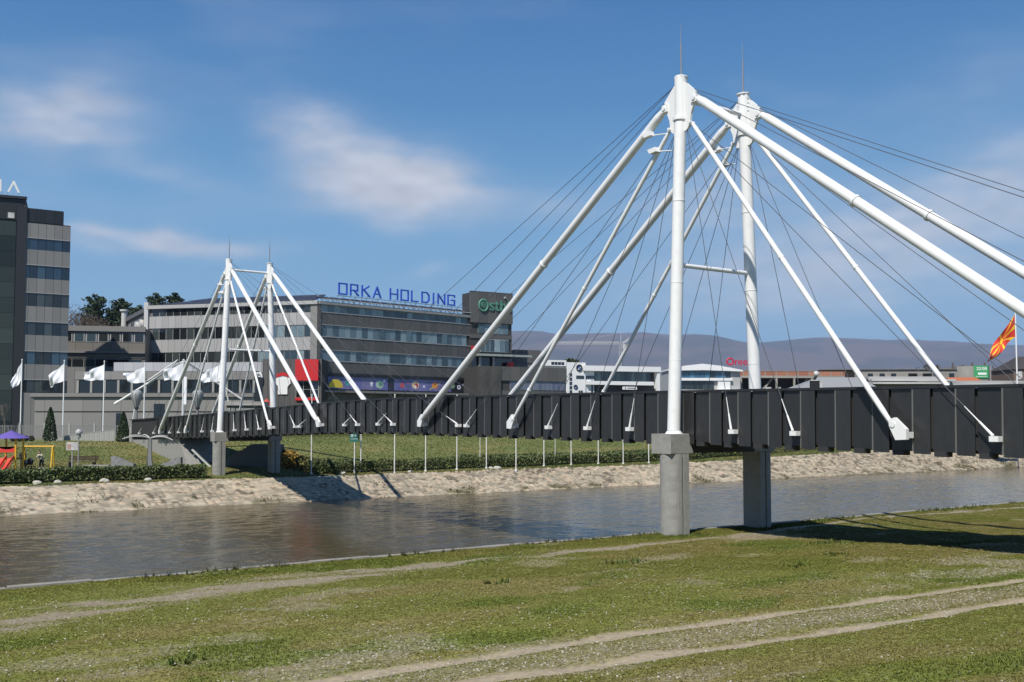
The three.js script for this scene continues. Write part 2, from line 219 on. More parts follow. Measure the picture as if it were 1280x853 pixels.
// ---------------------------------------------------------------- the footbridge (modelled along its own axes)
const topY = t => pl([[-90, 4.2], [-74, 4.46], [-62, 4.66], [-50, 4.9], [-41, 5.14], [-33, 5.34], [-24, 5.45], [-11, 5.37], [0, 5.28], [13, 5.12], [36, 4.75]], t);
const MOD = 1.36, U2 = 4.46, T1 = -51.7;
{
  const br = thing('footbridge', 'long dark-clad footbridge with white cable-stayed masts across the river', 'footbridge', O, null, PHI);
  const T0 = -82, TN = 30;
  const strip = (u0, u1, dt, db, n = 120) => { const g = new THREE.BoxGeometry(1, 1, 1, 1, 1, n), p = g.attributes.position; for (let i = 0; i < p.count; i++) { const t = mix(T0, TN, p.getZ(i) + .5), y = topY(t) + (p.getY(i) > 0 ? dt : db); p.setXYZ(i, p.getX(i) > 0 ? u1 : u0, y, t); } g.computeVertexNormals(); return g; };
  part(br, 'deck', strip(.62, U2 - .62, -1.12, -1.35), mat.under);
  part(br, 'girder', [strip(.75, 1.15, -1.352, -1.9), strip(U2 - 1.15, U2 - .75, -1.352, -1.9)], mat.under);
  part(br, 'backing_wall', [strip(.56, .60, -.06, -1.80)], mat.under); part(br, 'backing_wall', [strip(U2 - .60, U2 - .56, -.06, -1.80)], mat.under);
  part(br, 'coping', [strip(.385, .62, .03, -.05)], mat.cladA[0]); part(br, 'coping', [strip(U2 - .62, U2 - .385, .03, -.05)], mat.cladA[0]);
  // cladding panels: every other one stands proud, a grey fin between the pairs
  const r = rng(9); let n = 0;
  const tilt = t => Math.atan((topY(t + .3) - topY(t - .3)) / .6);
  for (let k = -53; k < 20; k++) {
    const t = k * MOD + .1, y = topY(t + .6);
    for (const side of [0, 1]) {
      const put = (name, m, ua, ub, a, b, yt, yb) => { const x0 = side ? U2 - ub : ua, x1 = side ? U2 - ua : ub; const s = slab(br, name, m, x0, x1, y + yb, y + yt, t + a, t + b); s.rotation.x = -tilt(t); return s; };
      put('panel', mat.cladA[Math.floor(r() * 3)], .40, .425, .003, .54, -.052, -1.95);
      put('panel', mat.cladB[Math.floor(r() * 3)], .465, .49, .59, 1.305, -.054, -1.87);
      put('fin', mat.post, .405, .464, 1.307, 1.352, -.053, -1.90);
      if (side === 0) put('bracket', mat.under, .435, .75, .62, 1.0, -1.862, -2.02);
    }
  }
  // towers
  for (const [T, dir] of [[0, 1], [T1, -1]]) {          // dir: which way along the bridge the land side lies
    const yb = T === 0 ? 3.68 : 3.28, gy = T === 0 ? -.3 : -.75;
    for (const sd of [0, 1]) {
      const U = u => sd ? U2 - u : u, P = (u, y, t) => V(U(u), y, T + t), lean = y => .54 * (y - 3.68) / 13.5;
      // concrete pier: rounded nose, groove, cap block
      const shape = new THREE.Shape(); const f = sd ? -1 : 1;
      const pts = []; for (let a = 0; a <= 14; a++) { const q = Math.PI / 2 + a / 14 * Math.PI; pts.push([-.1 + .45 * Math.cos(q), .45 * Math.sin(q)]); }
      pts.push([-.02, -.45], [-.02, -.37], [.05, -.37], [.05, -.45], [.32, -.45], [.32, .45], [.05, .45], [.05, .37], [-.02, .37], [-.02, .45]);
      pts.forEach(([a, b], i) => { const x = U(0) + f * a, z = -(T + b); i ? shape.lineTo(x, z) : shape.moveTo(x, z); });
      const hgt = yb - .72 - gy, pg = new THREE.ExtrudeGeometry(shape, { depth: hgt, bevelEnabled: false }).rotateX(-Math.PI / 2).translate(0, gy, 0);
      const pier = part(br, 'pier', pg, mat.conc);
      const cap = new THREE.ExtrudeGeometry(new THREE.Shape([[-.55, 0], [-.55, -.7], [.58, -.7], [.36, 0]].map(([a, b]) => new THREE.Vector2(U(0) + f * a, yb + b))), { depth: 1.0, bevelEnabled: true, bevelSize: .015, bevelThickness: .015, bevelSegments: 1 }).translate(0, 0, T - .6);
      part(pier, 'pier_cap', cap, mat.conc);
      // mast
      const Lb = P(0, yb, 0), tp = lean(15.6), mast = part(br, 'mast', [bar(P(0, yb + .12, 0), P(tp, 15.62, 0), .243, .226, 24), bar(P(0, yb + .12, 0), P(0, yb, 0), .25, .34, 16), bar(P(0, yb + .012, 0), P(0, yb - .03, 0), .38, .38, 8)], mat.white);
      const hd = [], pr = new THREE.CylinderGeometry(.25, .25, 1.55, 8).rotateY(Math.PI / 8).translate(U(lean(16.4)), 16.4, T); hd.push(pr);
      part(mast, 'mast_head', [...hd, bar(P(lean(17.1), 17.15, 0), P(lean(17.2), 17.2, 0), .275, .275, 8), bar(P(lean(15.5), 15.5, 0), P(lean(15.6), 15.62, 0), .29, .29, 12)], mat.white);
      for (const q of [1, -1]) {
        const w = plate([[.15, 16.98], [.32, 16.9], [.84, 16.42], [.74, 16.0], [.58, 15.66], [.5, 15.2], [.3, 15.05], [.15, 15.1]].map(([a, b]) => [a * q + T, b]), .1, 'x').translate(U(.5), 0, 0);
        part(mast, 'stay_plate', w, mat.white);
        part(mast, 'clevis', [box(Math.min(U(.38), U(.62)), Math.max(U(.38), U(.62)), 16.02, 16.3, T + q * .78 - .14, T + q * .78 + .14), bar(P(.34, 16.17, .8 * q), P(.66, 16.17, .8 * q), .085, .085, 12), bar(P(.36, 15.3, .55 * q), P(.64, 15.3, .55 * q), .06, .06, 10)], mat.white);
        part(mast, 'cable_socket', [0, 1, 2, 3].map(i => bar(P(.52, 16.95 - i * .16, .2 * q), P(.5, 16.85 - i * .16, .36 * q), .05, .05, 6)), mat.steel);
      }
      for (const wy of [6.4, 9.3, 12.4]) part(mast, 'weld_ring', bar(P(lean(wy), wy, 0), P(lean(wy), wy + .04, 0), .245, .245, 24), mat.white);
      part(mast, 'lightning_rod', [bar(P(.54, 17.2, 0), P(.54, 18.5, 0), .04, .035, 6), bar(P(.54, 18.5, 0), P(.54, 19.3, 0), .02, .008, 6)], mat.steel);
      if (sd === 0) {
        const cy = T === 0 ? 10 : 9.9;
        part(br, 'cross_tube', bar(V(lean(cy) + .2, cy, T), V(U2 - lean(cy) - .2, cy, T), .085, .085, 12), mat.white);
        part(br, 'cross_tube', bar(V(.7, 16.35, T), V(U2 - .7, 16.35, T), .09, .09, 12), mat.white);
        part(br, 'cross_beam', box(.385, U2 - .385, yb - .7, yb - .08, T - .38, T + .38), mat.under);
      }
      // stays, struts and cables down to the parapet
      const ay = t => topY(T + t) - 1.52, land = dir, river = -dir;
      const tube = (name, t, r0, ty, tt, colls, s = Math.sign(t)) => {
        const a = P(.5, ty, tt * s), b = P(.02, ay(t) + .42, t - .28 * s), d = b.clone().sub(a);
        const at = k => a.clone().addScaledVector(d, k), L = d.length();
        const m = part(br, name, [bar(at(.35 / L), at(1 - .5 / L), r0, r0, 18), bar(a, at(.35 / L), r0 * .72, r0, 14), bar(at(1 - .5 / L), b, r0, r0 * .7, 14)], mat.white);
        for (const k of colls) part(m, 'collar', bar(at(k), at(k + .09 / L), r0 * 1.22, r0 * 1.22, 16), mat.white);
        const g = plate([[-.36, .56], [-.16, .62], [.22, .28], [.22, -.02], [-.14, -.04], [-.34, .36]].map(([p, q]) => [T + t + p * s, ay(t) + q]), .14, 'x').translate(U(.03), 0, 0);
        part(m, 'anchor_plate', [g, bar(P(-.07, ay(t) + .42, t - .22 * s), P(.13, ay(t) + .42, t - .22 * s), .09, .09, 12)], mat.white);
        const b0 = P(.08, 0, 0).x, b1 = P(.358, 0, 0).x; part(m, 'anchor_bracket', box(Math.min(b0, b1), Math.max(b0, b1), ay(t) + .02, ay(t) + .2, T + t - .08, T + t + .2), mat.white);
        return m;
      };
      tube('main_stay', 17.6 * land, .165, 16.12, .92, [.42]); tube('main_stay', 19.2 * river, .165, 16.12, .92, [.42]);
      tube('strut', 9.45 * land, .085, 15.25, .62, [.5]); tube('strut', 10.75 * river, .085, 15.25, .62, [.5, .88]);
      const cables = [...[2.7, 5.4, 12.2, 14.95, 20.4, 25.8].map((t, i) => [t * land, i]), ...[2.75, 5.4, 8.12, 14.9, 24.5, 29, 36].map((t, i) => [t * river, i])];
      for (const [t, i] of cables) {
        const s = Math.sign(t), a = P(.52, Math.abs(t) > 18 ? 16.95 - (Math.abs(t) > 26 ? 0 : .2) : Math.abs(t) > 12 ? 15.5 : 15.2, (Math.abs(t) > 18 ? .3 : .28) * s), b = P(.2, ay(t) + .15, t - .05 * s), d = a.clone().sub(b).normalize(), e = b.clone().addScaledVector(d, .55), f2 = b.clone().addScaledVector(d, 1.15);
        const m = part(br, 'cable', bar(f2, a, .0125, .0125, 5, false), mat.cable);
        part(m, 'cable_socket', [bar(b, e, .045, .03, 8), bar(e, f2, .02, .0125, 6)], mat.white);
        const x0 = P(.13, 0, 0).x, x1 = P(.358, 0, 0).x; part(m, 'anchor_block', box(Math.min(x0, x1), Math.max(x0, x1), ay(t) - .01, ay(t) + .14, T + t - .13, T + t + .13), mat.white);
      }
      // floodlights clamped to the river-side stays
      for (const [k, y] of [[1.55, 15.3], [1.25, 14.6]]) { const s = -1; part(br, 'floodlight', [plate([[-.34, .1], [.1, .13], [.16, -.05], [-.2, -.08]].map(([p, q]) => [T + k * s + p, y + q]), .22, 'x').translate(U(.32), 0, 0), bar(P(.42, y, k * s), P(.5, y - .12, k * s * .4), .025, .025, 6)], mat.white); }
    }
  }
  part(br, 'abutment', box(.3, U2 - .3, -.5, topY(30) - 1.36, 30.01, 34), mat.conc); part(br, 'abutment', box(.6, U2 - .6, 1, topY(-82) - 1.36, -86, -82.01), mat.conc); part(br, 'abutment', plate([[-82, -.2], [-62.5, -.2], [-65.5, 2.6], [-82, 2.3]], 2.9, 'x').translate(U2 / 2, 0, 0), mat.conc);
}

// ---------------------------------------------------------------- buildings
const gM = (r, g, b) => M(r, g, b, .06, { ior: 1.7 });
const glassDark = [gM(.010, .012, .013), gM(.016, .019, .02), gM(.03, .036, .036), gM(.05, .062, .06)], glassBlue = [gM(.025, .05, .085), gM(.018, .035, .06), gM(.04, .075, .11), gM(.012, .02, .034)], glassPale = [gM(.15, .21, .235), gM(.10, .15, .175), gM(.055, .085, .10), gM(.21, .28, .30), gM(.032, .05, .06)];
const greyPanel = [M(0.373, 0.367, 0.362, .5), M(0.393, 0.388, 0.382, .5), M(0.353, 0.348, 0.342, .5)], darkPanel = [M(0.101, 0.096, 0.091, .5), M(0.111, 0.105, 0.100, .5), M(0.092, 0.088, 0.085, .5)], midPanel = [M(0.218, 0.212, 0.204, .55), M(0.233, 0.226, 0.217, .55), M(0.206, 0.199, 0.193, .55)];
const wallDark = M(.05, .049, .048, .7), wallMid = M(.15, .147, .142, .7), frameGrey = M(.36, .36, .36, .5), blackPanel = [M(.018, .019, .022, .45), M(.022, .023, .027, .45)], offWhite = M(.72, .71, .69, .6, { map: blotch });
const pick = (a, r) => a[Math.floor(r() * a.length)];
class Wing {                                               // one straight facade, drawn from its left end A to its right end B as seen from outside
  constructor(root, A, B, k = 1) { this.root = root; this.k = k; this.A = A; this.phi = Math.atan2(-(B[1] - A[1]), B[0] - A[0]); this.L = Math.hypot(B[0] - A[0], B[1] - A[1]); this.r = rng(Math.round(A[0] * 13 + A[1] * 7 + 9999)); }
  p(x, y, z) { return V(x, y, z).applyAxisAngle(V(0, 1, 0), this.phi).add(V(this.A[0], 0, this.A[1])).sub(this.root.position); }
  slab(name, m, x0, x1, y0, y1, z0, z1, parent = this.root) { x0 *= this.k; x1 *= this.k; const s = slab(parent, name, m, 0, x1 - x0, 0, y1 - y0, 0, z1 - z0); s.position.copy(this.p((x0 + x1) / 2, (y0 + y1) / 2, (z0 + z1) / 2)); s.rotation.y = this.phi; return s; }
  geo(name, g, m) { const q = part(this.root, name, g, m); q.position.copy(this.p(0, 0, 0)); q.rotation.y = this.phi; return q; }
  core(m, y0, y1, depth, x0 = 0, x1 = this.L) { return this.slab('wall', m, x0, x1, y0, y1, -depth, -.16); }
  panes(mats, x0, x1, y0, y1, n, frame = frameGrey, z = -.1) { this.slab('window_frame', frame, x0, x1, y0, y1, -.158, z - .02); const w = (x1 - x0) / n; for (let i = 0; i < n; i++) { const open = this.r() > .94; const s = this.slab('window_pane', pick(mats, this.r), x0 + i * w + .05, x0 + (i + 1) * w - .05, y0 + .06, y1 - .06, z - .015, z + .02 + (open ? .12 : 0)); if (open) s.rotation.x = 0; } }
  panels(mats, x0, x1, y0, y1, n, z = 0) { const w = (x1 - x0) / n; for (let i = 0; i < n; i++) this.slab('facade_panel', pick(mats, this.r), x0 + i * w + .016, x0 + (i + 1) * w - .016, y0, y1, -.15, z); }
}
const house = (name, label, x, z) => thing(name, label, 'building', V(x, 0, z));
// letters drawn as straight strokes on a unit square, built as raised bars
const STROKES = { O: [[0, 0, 1, 0], [1, 0, 1, 1], [1, 1, 0, 1], [0, 1, 0, 0]], R: [[0, 0, 0, 1], [0, 1, .9, 1], [.9, 1, .9, .45], [.9, .45, 0, .45], [.45, .45, 1, 0]], K: [[0, 0, 0, 1], [0, .5, .9, 1], [.25, .6, 1, 0]], A: [[0, 0, .5, 1], [.5, 1, 1, 0], [.2, .33, .8, .33]], H: [[0, 0, 0, 1], [1, 0, 1, 1], [0, .5, 1, .5]], L: [[0, 1, 0, 0], [0, 0, .9, 0]], D: [[0, 0, 0, 1], [0, 1, .7, 1], [.7, 1, 1, .75], [1, .75, 1, .25], [1, .25, .7, 0], [.7, 0, 0, 0]], I: [[.5, 0, .5, 1]], N: [[0, 0, 0, 1], [0, 1, 1, 0], [1, 0, 1, 1]], G: [[1, .85, 1, 1], [1, 1, 0, 1], [0, 1, 0, 0], [0, 0, 1, 0], [1, 0, 1, .5], [1, .5, .5, .5]], '^': [[0, 0, .5, 1], [.5, 1, 1, 0]] };
function letter(ch, x, y, w, h, th, dp) { return STROKES[ch].map(([a, b, c, d], i) => { const p = V(x + a * w, y + b * h, i * .003), q = V(x + c * w, y + d * h, i * .003), e = q.clone().sub(p).normalize().multiplyScalar(th / 2); return beam(p.sub(e), q.add(e), th, dp); }); }
const fBold = await new FontLoader().loadAsync('fonts/droid/droid_sans_bold.typeface.json');
const text = (s, size, depth) => new TextGeometry(s, { font: fBold, size, depth, curveSegments: 3, bevelEnabled: false });

{ // tall office block at the left edge
  const b = house('office_tower', 'tall dark office block with grey panel bands and white rooftop letters', -62.3, -127), w = new Wing(b, [-62.27, -127], [-57.39, -130]), r = w.r;
  w.core(wallDark, 1.5, 29.75, 14, -.55, 5.27); w.slab('parapet', blackPanel[0], -1.2, 4.4, 29.76, 31.55, -12, -.12);
  for (let i = 0; i < 5; i++) w.slab('facade_panel', blackPanel[i % 2], -1.15 + i * 1.11, -1.15 + (i + 1) * 1.11 - .03, 29.78, 31.5, -.119, -.08);
  const ys = [[27.76, 29.6], [24.28, 26.2], [20.7, 22.5], [16.97, 18.9], [13.2, 15.2], [9.54, 11.45]], xs = [0, .45, 1.41, 2.37, 3.33, 4.3, 5.26];
  ys.forEach(([a, c], i) => {
    for (let k = 0; k < 6; k++) w.slab('facade_panel', pick(greyPanel.map ? midPanel : midPanel, r), xs[k] + .015, xs[k + 1] - .015, a, c, -.15, .02);
    w.slab('sill', frameGrey, 0, 5.28, a - .1, a - .01, -.15, .06);
    const lo = i < 5 ? ys[i + 1][1] : 7.85;
    w.slab('window_frame', blackPanel[0], 0, 5.26, lo + .01, a - .11, -.158, -.12);
    for (let k = 0; k < 6; k++) w.slab('window_pane', pick(i < 2 ? glassBlue : i === 4 ? [glassBlue[2], glassDark[0], glassDark[0]] : glassDark, r), xs[k] + .03, xs[k + 1] - .03, lo + .03, a - .14, -.1, -.06);
  });
  w.panels(midPanel, 0, 5.26, 1.6, 7.8, 5);
  const g = new Wing(b, [-84, -117.6], [-62.45, -127.05]);
  g.core(wallDark, 1.5, 32.9, 9, 0, g.L); g.slab('pilaster', blackPanel[1], g.L - .95, g.L + .2, 2, 31.6, -.15, .25);
  g.slab('roof_slot', blackPanel[0], 0, g.L - .3, 31.4, 32.6, -.155, -.1); g.slab('roof_edge', blackPanel[1], 0, g.L + .15, 32.62, 32.95, -.15, .2); g.slab('fascia', blackPanel[0], 0, g.L - .96, 29.9, 31.38, -.15, .1);
  const tint = [...[[.04, .05, .045], [.033, .042, .038], [.05, .062, .055], [.02, .026, .024]].map(q => M(...q, .15, { ior: 1.4 }))];
  for (let i = 0; i < 14; i++) for (let k = 0; k < 9; k++) g.slab('curtain_wall_pane', tint[Math.floor(g.r() * 4)], g.L - 1 - (k + 1) * 2.4 + .03, g.L - 1 - k * 2.4 - .03, 2.2 + i * 1.97, 2.2 + (i + 1) * 1.97 - .035, -.14, -.02);
  g.slab('notice', offWhite, g.L - 2.0, g.L - 1.25, 30.05, 30.75, .101, .14);
  g.geo('letter', letter('N', g.L - 4.1, 33.5, 1.15, 1.3, .24, .16), mat.whiteClean); g.geo('letter', letter('^', g.L - 2.0, 33.5, 1.15, 1.25, .24, .16), mat.whiteClean);
  for (let i = 0; i < 6; i++) g.geo('letter_post', box(g.L - 4 + i * .62, g.L - 3.95 + i * .62, 32.95, 33.4, -.1, -.04), mat.steel);
}
{ // the grey four-storey headquarters with the blue roof letters
  const b = house('office_building', 'grey panelled office building with blue roof letters and solar panel roof', -29.3, -150);
  const l = new Wing(b, [-57.39, -157], [-29.27, -150]), r = new Wing(b, [-29.27, -150], [-5.77, -171.5]);
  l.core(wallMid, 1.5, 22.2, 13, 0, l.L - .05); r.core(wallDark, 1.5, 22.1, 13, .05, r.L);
  l.slab('roof_fascia', M(.4, .4, .395, .5), -.1, l.L + .05, 21.8, 22.35, -.15, .35); r.slab('roof_fascia', M(.28, .28, .28, .5), .1, r.L, 21.85, 22.3, -.15, .35);
  const bands = [[21.75, 20.64], [18.72, 16.92], [14.9, 13.25]];
  bands.forEach(([t, o], i) => {
    l.panes(glassDark, .7, l.L * .66, o, t, 15); l.panes(i ? [...glassPale, glassDark[1]] : glassDark, l.L * .66, l.L - 1.2, o, t, 8);
    r.panes(i ? glassPale : glassPale.slice(1), .6, r.L - (i === 0 ? .4 : 2.6), o + .1, t + .02, 27);
    r.slab('sill', frameGrey, .5, r.L - .3, o - .02, o + .09, -.15, .07); r.slab('lintel', frameGrey, .5, r.L - .3, t + .03, t + .11, -.15, .06);
    const n = i < 2 ? bands[i + 1][0] + .12 : 13.25 - 1.9;
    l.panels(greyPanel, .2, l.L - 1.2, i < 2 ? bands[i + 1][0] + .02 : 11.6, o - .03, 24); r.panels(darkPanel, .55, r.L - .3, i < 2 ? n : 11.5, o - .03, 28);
  });
  l.slab('corner_pier', midPanel[1], l.L - 1.15, l.L - .03, 13.2, 21.78, -.15, .12); r.slab('corner_pier', darkPanel[1], .06, .5, 11.2, 21.8, -.15, .12);
  l.slab('downpipe', M(.5, .5, .49, .6), -.55, .15, 3, 22.9, -.3, .3);
  // sloped roof of solar panels over both wings
  const solar = [M(.03, .033, .05, .55), M(.037, .04, .058, .55)];
  const roofG = (w, x0, x1, x2, x3, y0, y1, d) => { const g = new THREE.BufferGeometry(), q = [[x0, y0, .3], [x3, y0, .3], [x2, y1, -d], [x1, y1, -d]]; const f = [0, 1, 2, 0, 2, 3], a = []; for (const i of f) a.push(...q[i]); for (const i of f) a.push(q[i][0], q[i][1] - .12, q[i][2]); g.setAttribute('position', new THREE.Float32BufferAttribute(a, 3)); g.setAttribute('uv', new THREE.Float32BufferAttribute(new Array(24).fill(0), 2)); g.computeVertexNormals(); return g; };
  for (let i = 0; i < 17; i++) for (let k = 0; k < 2; k++) { const f = q => mix(1.6 + k * 2.9, l.L - .6 - k * .4, q), g2 = q => mix(4.4 + k * 2.9, l.L - .8 - k * .4, q); l.geo('solar_panel', roofG(l, f(i / 17) + .03, g2(i / 17) + .03, g2((i + 1) / 17) - .03, f((i + 1) / 17) - .03, 22.42 + k * .83, 23.2 + k * .83, 2.7).translate(0, 0, -k * 3.05), solar[(i * 7 + k) % 2]); }
  for (let i = 0; i < 16; i++) { const x = .6 + i * 1.9; r.geo('solar_panel', roofG(r, x, x, x + 1.84, x + 1.84, 22.75, 23.3, 1.7), solar[i % 2]); r.geo('roof_rack', [bar(V(x + .3, 22.3, .1), V(x + .3, 23.35, -1.6), .05, .05, 5), bar(V(x + 1.2, 22.3, -.2), V(x + 1.2, 22.8, .3), .05, .05, 5), bar(V(x, 22.62, .42), V(x + 1.85, 22.62, .42), .06, .06, 5)], M(.45, .45, .45, .5)); }
  // ORKA HOLDING
  let x = 3.9; for (const ch of 'ORKA HOLDING') { if (ch === ' ') { x += 1.15; continue; } const wd = ch === 'I' ? .5 : 1.4; r.geo('letter', letter(ch, x, 23.75, wd, 1.62, .22, .2).map(g => g.translate(0, 0, -.3)), mat.blueSign); r.geo('letter_stand', [bar(V(x + .2, 23.9, -.45), V(x - .1, 22.3, -1.1), .03, .03, 4), bar(V(x + wd - .2, 23.9, -.45), V(x + wd - .4, 22.3, -1.1), .03, .03, 4), bar(V(x + wd / 2, 23.7, -.3), V(x + wd / 2, 22.4, -.3), .04, .04, 4)], mat.steel); x += wd + .72; }
  r.slab('letter_beam', mat.steel, 3.6, 29.5, 23.42, 23.5, -.36, -.28);
  // printed window strip with planets
  { const cv = document.createElement('canvas'); cv.width = 1024; cv.height = 72; const c = cv.getContext('2d'), q = rng(4);
    c.fillStyle = '#6a6a9c'; c.fillRect(0, 0, 1024, 72); for (let i = 0; i < 9; i++) { c.fillStyle = ['#5e6096', '#7472a2', '#7b769c', '#62649c'][i % 4]; c.fillRect(i * 120, 0, 70, 72); }
    c.fillStyle = '#2b2c33'; c.fillRect(405, 0, 40, 72); c.fillRect(840, 0, 110, 72);
    const disc = (x0, y0, r0, col) => { c.fillStyle = col; c.beginPath(); c.arc(x0, y0, r0, 0, 7); c.fill(); };
    disc(150, 36, 15, '#4fa39a'); disc(150, 32, 6, '#347a86'); disc(352, 40, 24, '#a9c8b4'); disc(358, 36, 12, '#4d8a6d'); disc(300, 34, 9, '#e6e3ea'); disc(300, 46, 7, '#d8d5e2'); disc(382, 18, 8, '#d9dfea'); disc(500, 40, 15, '#d04a48'); disc(540, 26, 6, '#c9504f'); disc(588, 36, 25, '#e3c7a6'); disc(594, 40, 14, '#b8413a'); disc(588, 46, 9, '#efe6da'); disc(647, 44, 8, '#d8dcec'); disc(722, 36, 20, '#e58a3a'); disc(728, 32, 9, '#b95a2a'); disc(850, 36, 15, '#7fa58c'); disc(896, 42, 14, '#e4e7ee'); disc(896, 42, 7, '#3d5a9a'); disc(948, 46, 13, '#c23a3e'); disc(926, 24, 6, '#dfe4ee');
    c.strokeStyle = '#cfc06a'; c.lineWidth = 5; c.beginPath(); c.moveTo(684, 62); c.lineTo(764, 16); c.stroke(); c.fillStyle = '#7a7282'; c.fillRect(975, 4, 44, 66);
    for (let i = 0; i < 60; i++) disc(q() * 1024, q() * 72, .8 + q() * 1.4, '#c9c6de');
    const tx = new THREE.CanvasTexture(cv); tx.colorSpace = THREE.SRGBColorSpace;
    for (let i = 0; i < 12; i++) { const g = new THREE.BoxGeometry(2.5, 1.9, .05), uv = g.attributes.uv; for (let k = 0; k < uv.count; k++) uv.setX(k, (i + uv.getX(k)) / 12); r.geo('printed_window', g.translate(.95 + 2.54 * i + 1.27, 10.05, -.12), new THREE.MeshPhysicalMaterial({ map: tx, roughness: .2 })); } }
  r.slab('lintel', blackPanel[0], .6, r.L, 11.05, 11.48, -.15, .12); r.slab('canopy', midPanel[0], .2, r.L, 8.5, 8.8, -.15, 1.9); r.panels(darkPanel, .5, r.L, 2, 8.45, 12, -.02);
  r.geo('dome_sign', new THREE.CylinderGeometry(1.25, 1.25, .25, 24, 1, false, 0, Math.PI).rotateZ(Math.PI / 2).rotateY(Math.PI / 2).translate(1.9, 9.2, 2.1), M(.68, .52, .06, .6));
  // the side wall that runs back to the left, with its round vents
  const s = new Wing(b, [-67.8, -175], [-57.6, -157.3]); s.core(wallMid, 1.5, 22.0, 8, 0, s.L); s.slab('roof_fascia', darkPanel[1], 0, s.L, 21.6, 22.25, -.15, .2); s.panes(glassDark, 3, s.L - 1, 18.6, 21, 7); for (const vx of [11.5, 15.5]) s.geo('round_vent', [new THREE.CylinderGeometry(.95, .95, .5, 20).rotateX(Math.PI / 2).translate(vx, 19.7, .15)], offWhite);
  s.geo('chimney', [bar(V(.4, 14, .4), V(.4, 23.4, .4), .5, .5, 10), bar(V(.4, 23.4, .4), V(.4, 23.7, .4), .75, .75, 10)], M(.5, .5, .48, .7));
  // corner block with the red glazed box
  const k = new Wing(b, [-36.6, -146.3], [-27.9, -146.3]); k.core(wallDark, 1.5, 13.3, 8); k.panels(darkPanel, 0, 4.9, 2, 13.3, 6); k.panels(darkPanel, 8.35, 8.7, 2, 13.3, 1); k.panels(darkPanel, 4.9, 8.35, 2, 7.2, 3);
  k.slab('red_box', mat.red, 4.95, 8.3, 10.1, 13.2, -.15, .6); k.slab('window_frame', M(.6, .6, .58, .6), 4.95, 8.3, 7.62, 10.08, -.15, .05); for (let i = 0; i < 3; i++) for (let j = 0; j < 2; j++) k.slab('window_pane', glassDark[0], 5 + i * 1.1, 6.03 + i * 1.1, 7.68 + j * 1.2, 8.8 + j * 1.2, .051, .09); k.slab('red_base', mat.red, 4.95, 8.3, 7.21, 7.6, -.15, .3);
  k.geo('sign_panel', [plate([[2.35, 8.1], [3.75, 8.1], [3.75, 9.2], [4.2, 9.7], [4.1, 10.5], [3.7, 10.9], [2.4, 10.9], [2.05, 10.4], [2.05, 9.6], [2.35, 9.3]], .12).translate(0, 0, .12)], mat.whiteClean); k.geo('sign_arch', [plate([[2.05, 10.6], [2.2, 11.05], [3.05, 11.35], [3.95, 11.05], [4.1, 10.6], [3.05, 10.85]], .14).translate(0, 0, .2)], mat.red);
  k.geo('round_sign', [new THREE.TorusGeometry(.72, .2, 8, 24).scale(.7, 1.15, 1).translate(-.45, 10.4, .25), box(-.62, -.25, 9.9, 10.9, .1, .2), box(-.8, .1, 10.3, 10.5, -.4, .3)], mat.whiteClean);
  // stair tower with the green letters, and the low wing beside it
  const t = new Wing(b, [-7.2, -170], [0, -174]); t.core(wallDark, 1.5, 26.2, 3, 0, t.L); t.panels(darkPanel, 0, t.L, 21.05, 26.3, 5, .3); t.slab('roof_edge', darkPanel[2], -.05, t.L + .05, 26.31, 26.45, -.15, .32);
  t.panes(glassPale.slice(0, 3), 1.6, t.L - .7, 19.2, 20.95, 5); t.panels(darkPanel, 0, t.L, 18.4, 19.1, 4); t.panes(glassPale, 2, t.L - .7, 16.1, 18.3, 6, offWhite, .1); t.slab('canopy', M(.32, .35, .33, .5), .6, t.L + 2.8, 15.25, 15.6, -.15, 2.2); t.slab('recess', glassDark[0], .4, t.L, 12.2, 15.2, -.158, -.1); for (const cx of [1.6, 4.2]) t.slab('column', offWhite, cx, cx + .35, 12.2, 15.2, .2, .5); t.slab('red_column', mat.red, t.L - 1.25, t.L - .35, 6, 14.4, .4, 1.3); t.slab('red_box', mat.red, .2, .8, 16.4, 17, .1, .5);
  { const g = text('stbb', 1.75, .18); t.geo('letter', g.scale(.93, 1, 1).translate(3.5, 23.25, .32), mat.green); t.geo('emblem', [new THREE.TorusGeometry(.86, .17, 8, 28).scale(1, 1.12, 1).translate(2.4, 24.05, .42), new THREE.TorusGeometry(.46, .11, 8, 22, 5.4).translate(2.4, 24.15, .42), new THREE.TorusGeometry(.16, .09, 8, 14).translate(2.4, 24.15, .42), box(2.82, 2.94, 23.8, 24.6, .34, .5)], mat.green); t.geo('lamp', new THREE.BoxGeometry(.25, .25, .5).translate(6.6, 25.6, .5), offWhite); }
  const o = new Wing(b, [-5.6, -164.4], [9.4, -172.2]); o.core(wallDark, 1.5, 13.2, 9, 0, o.L); o.panels(darkPanel, 4.2, o.L, 10.95, 13.3, 7, .1); o.panels([M(.105, .10, .093, .7, { map: blotch })], 0, 4.15, 2, 13.3, 2, .25); o.panes([gM(.12, .13, .19), gM(.09, .10, .16), gM(.15, .16, .21)], 6, o.L - .2, 9.4, 10.9, 12); o.panels(darkPanel, 4.2, o.L, 2, 9.3, 7);
  const o2 = new Wing(b, [.2, -178], [5.2, -180]); o2.core(wallMid, 1.5, 16.9, 6, 0, o2.L); o2.panels(darkPanel, 0, o2.L, 14.6, 16.95, 3);
}
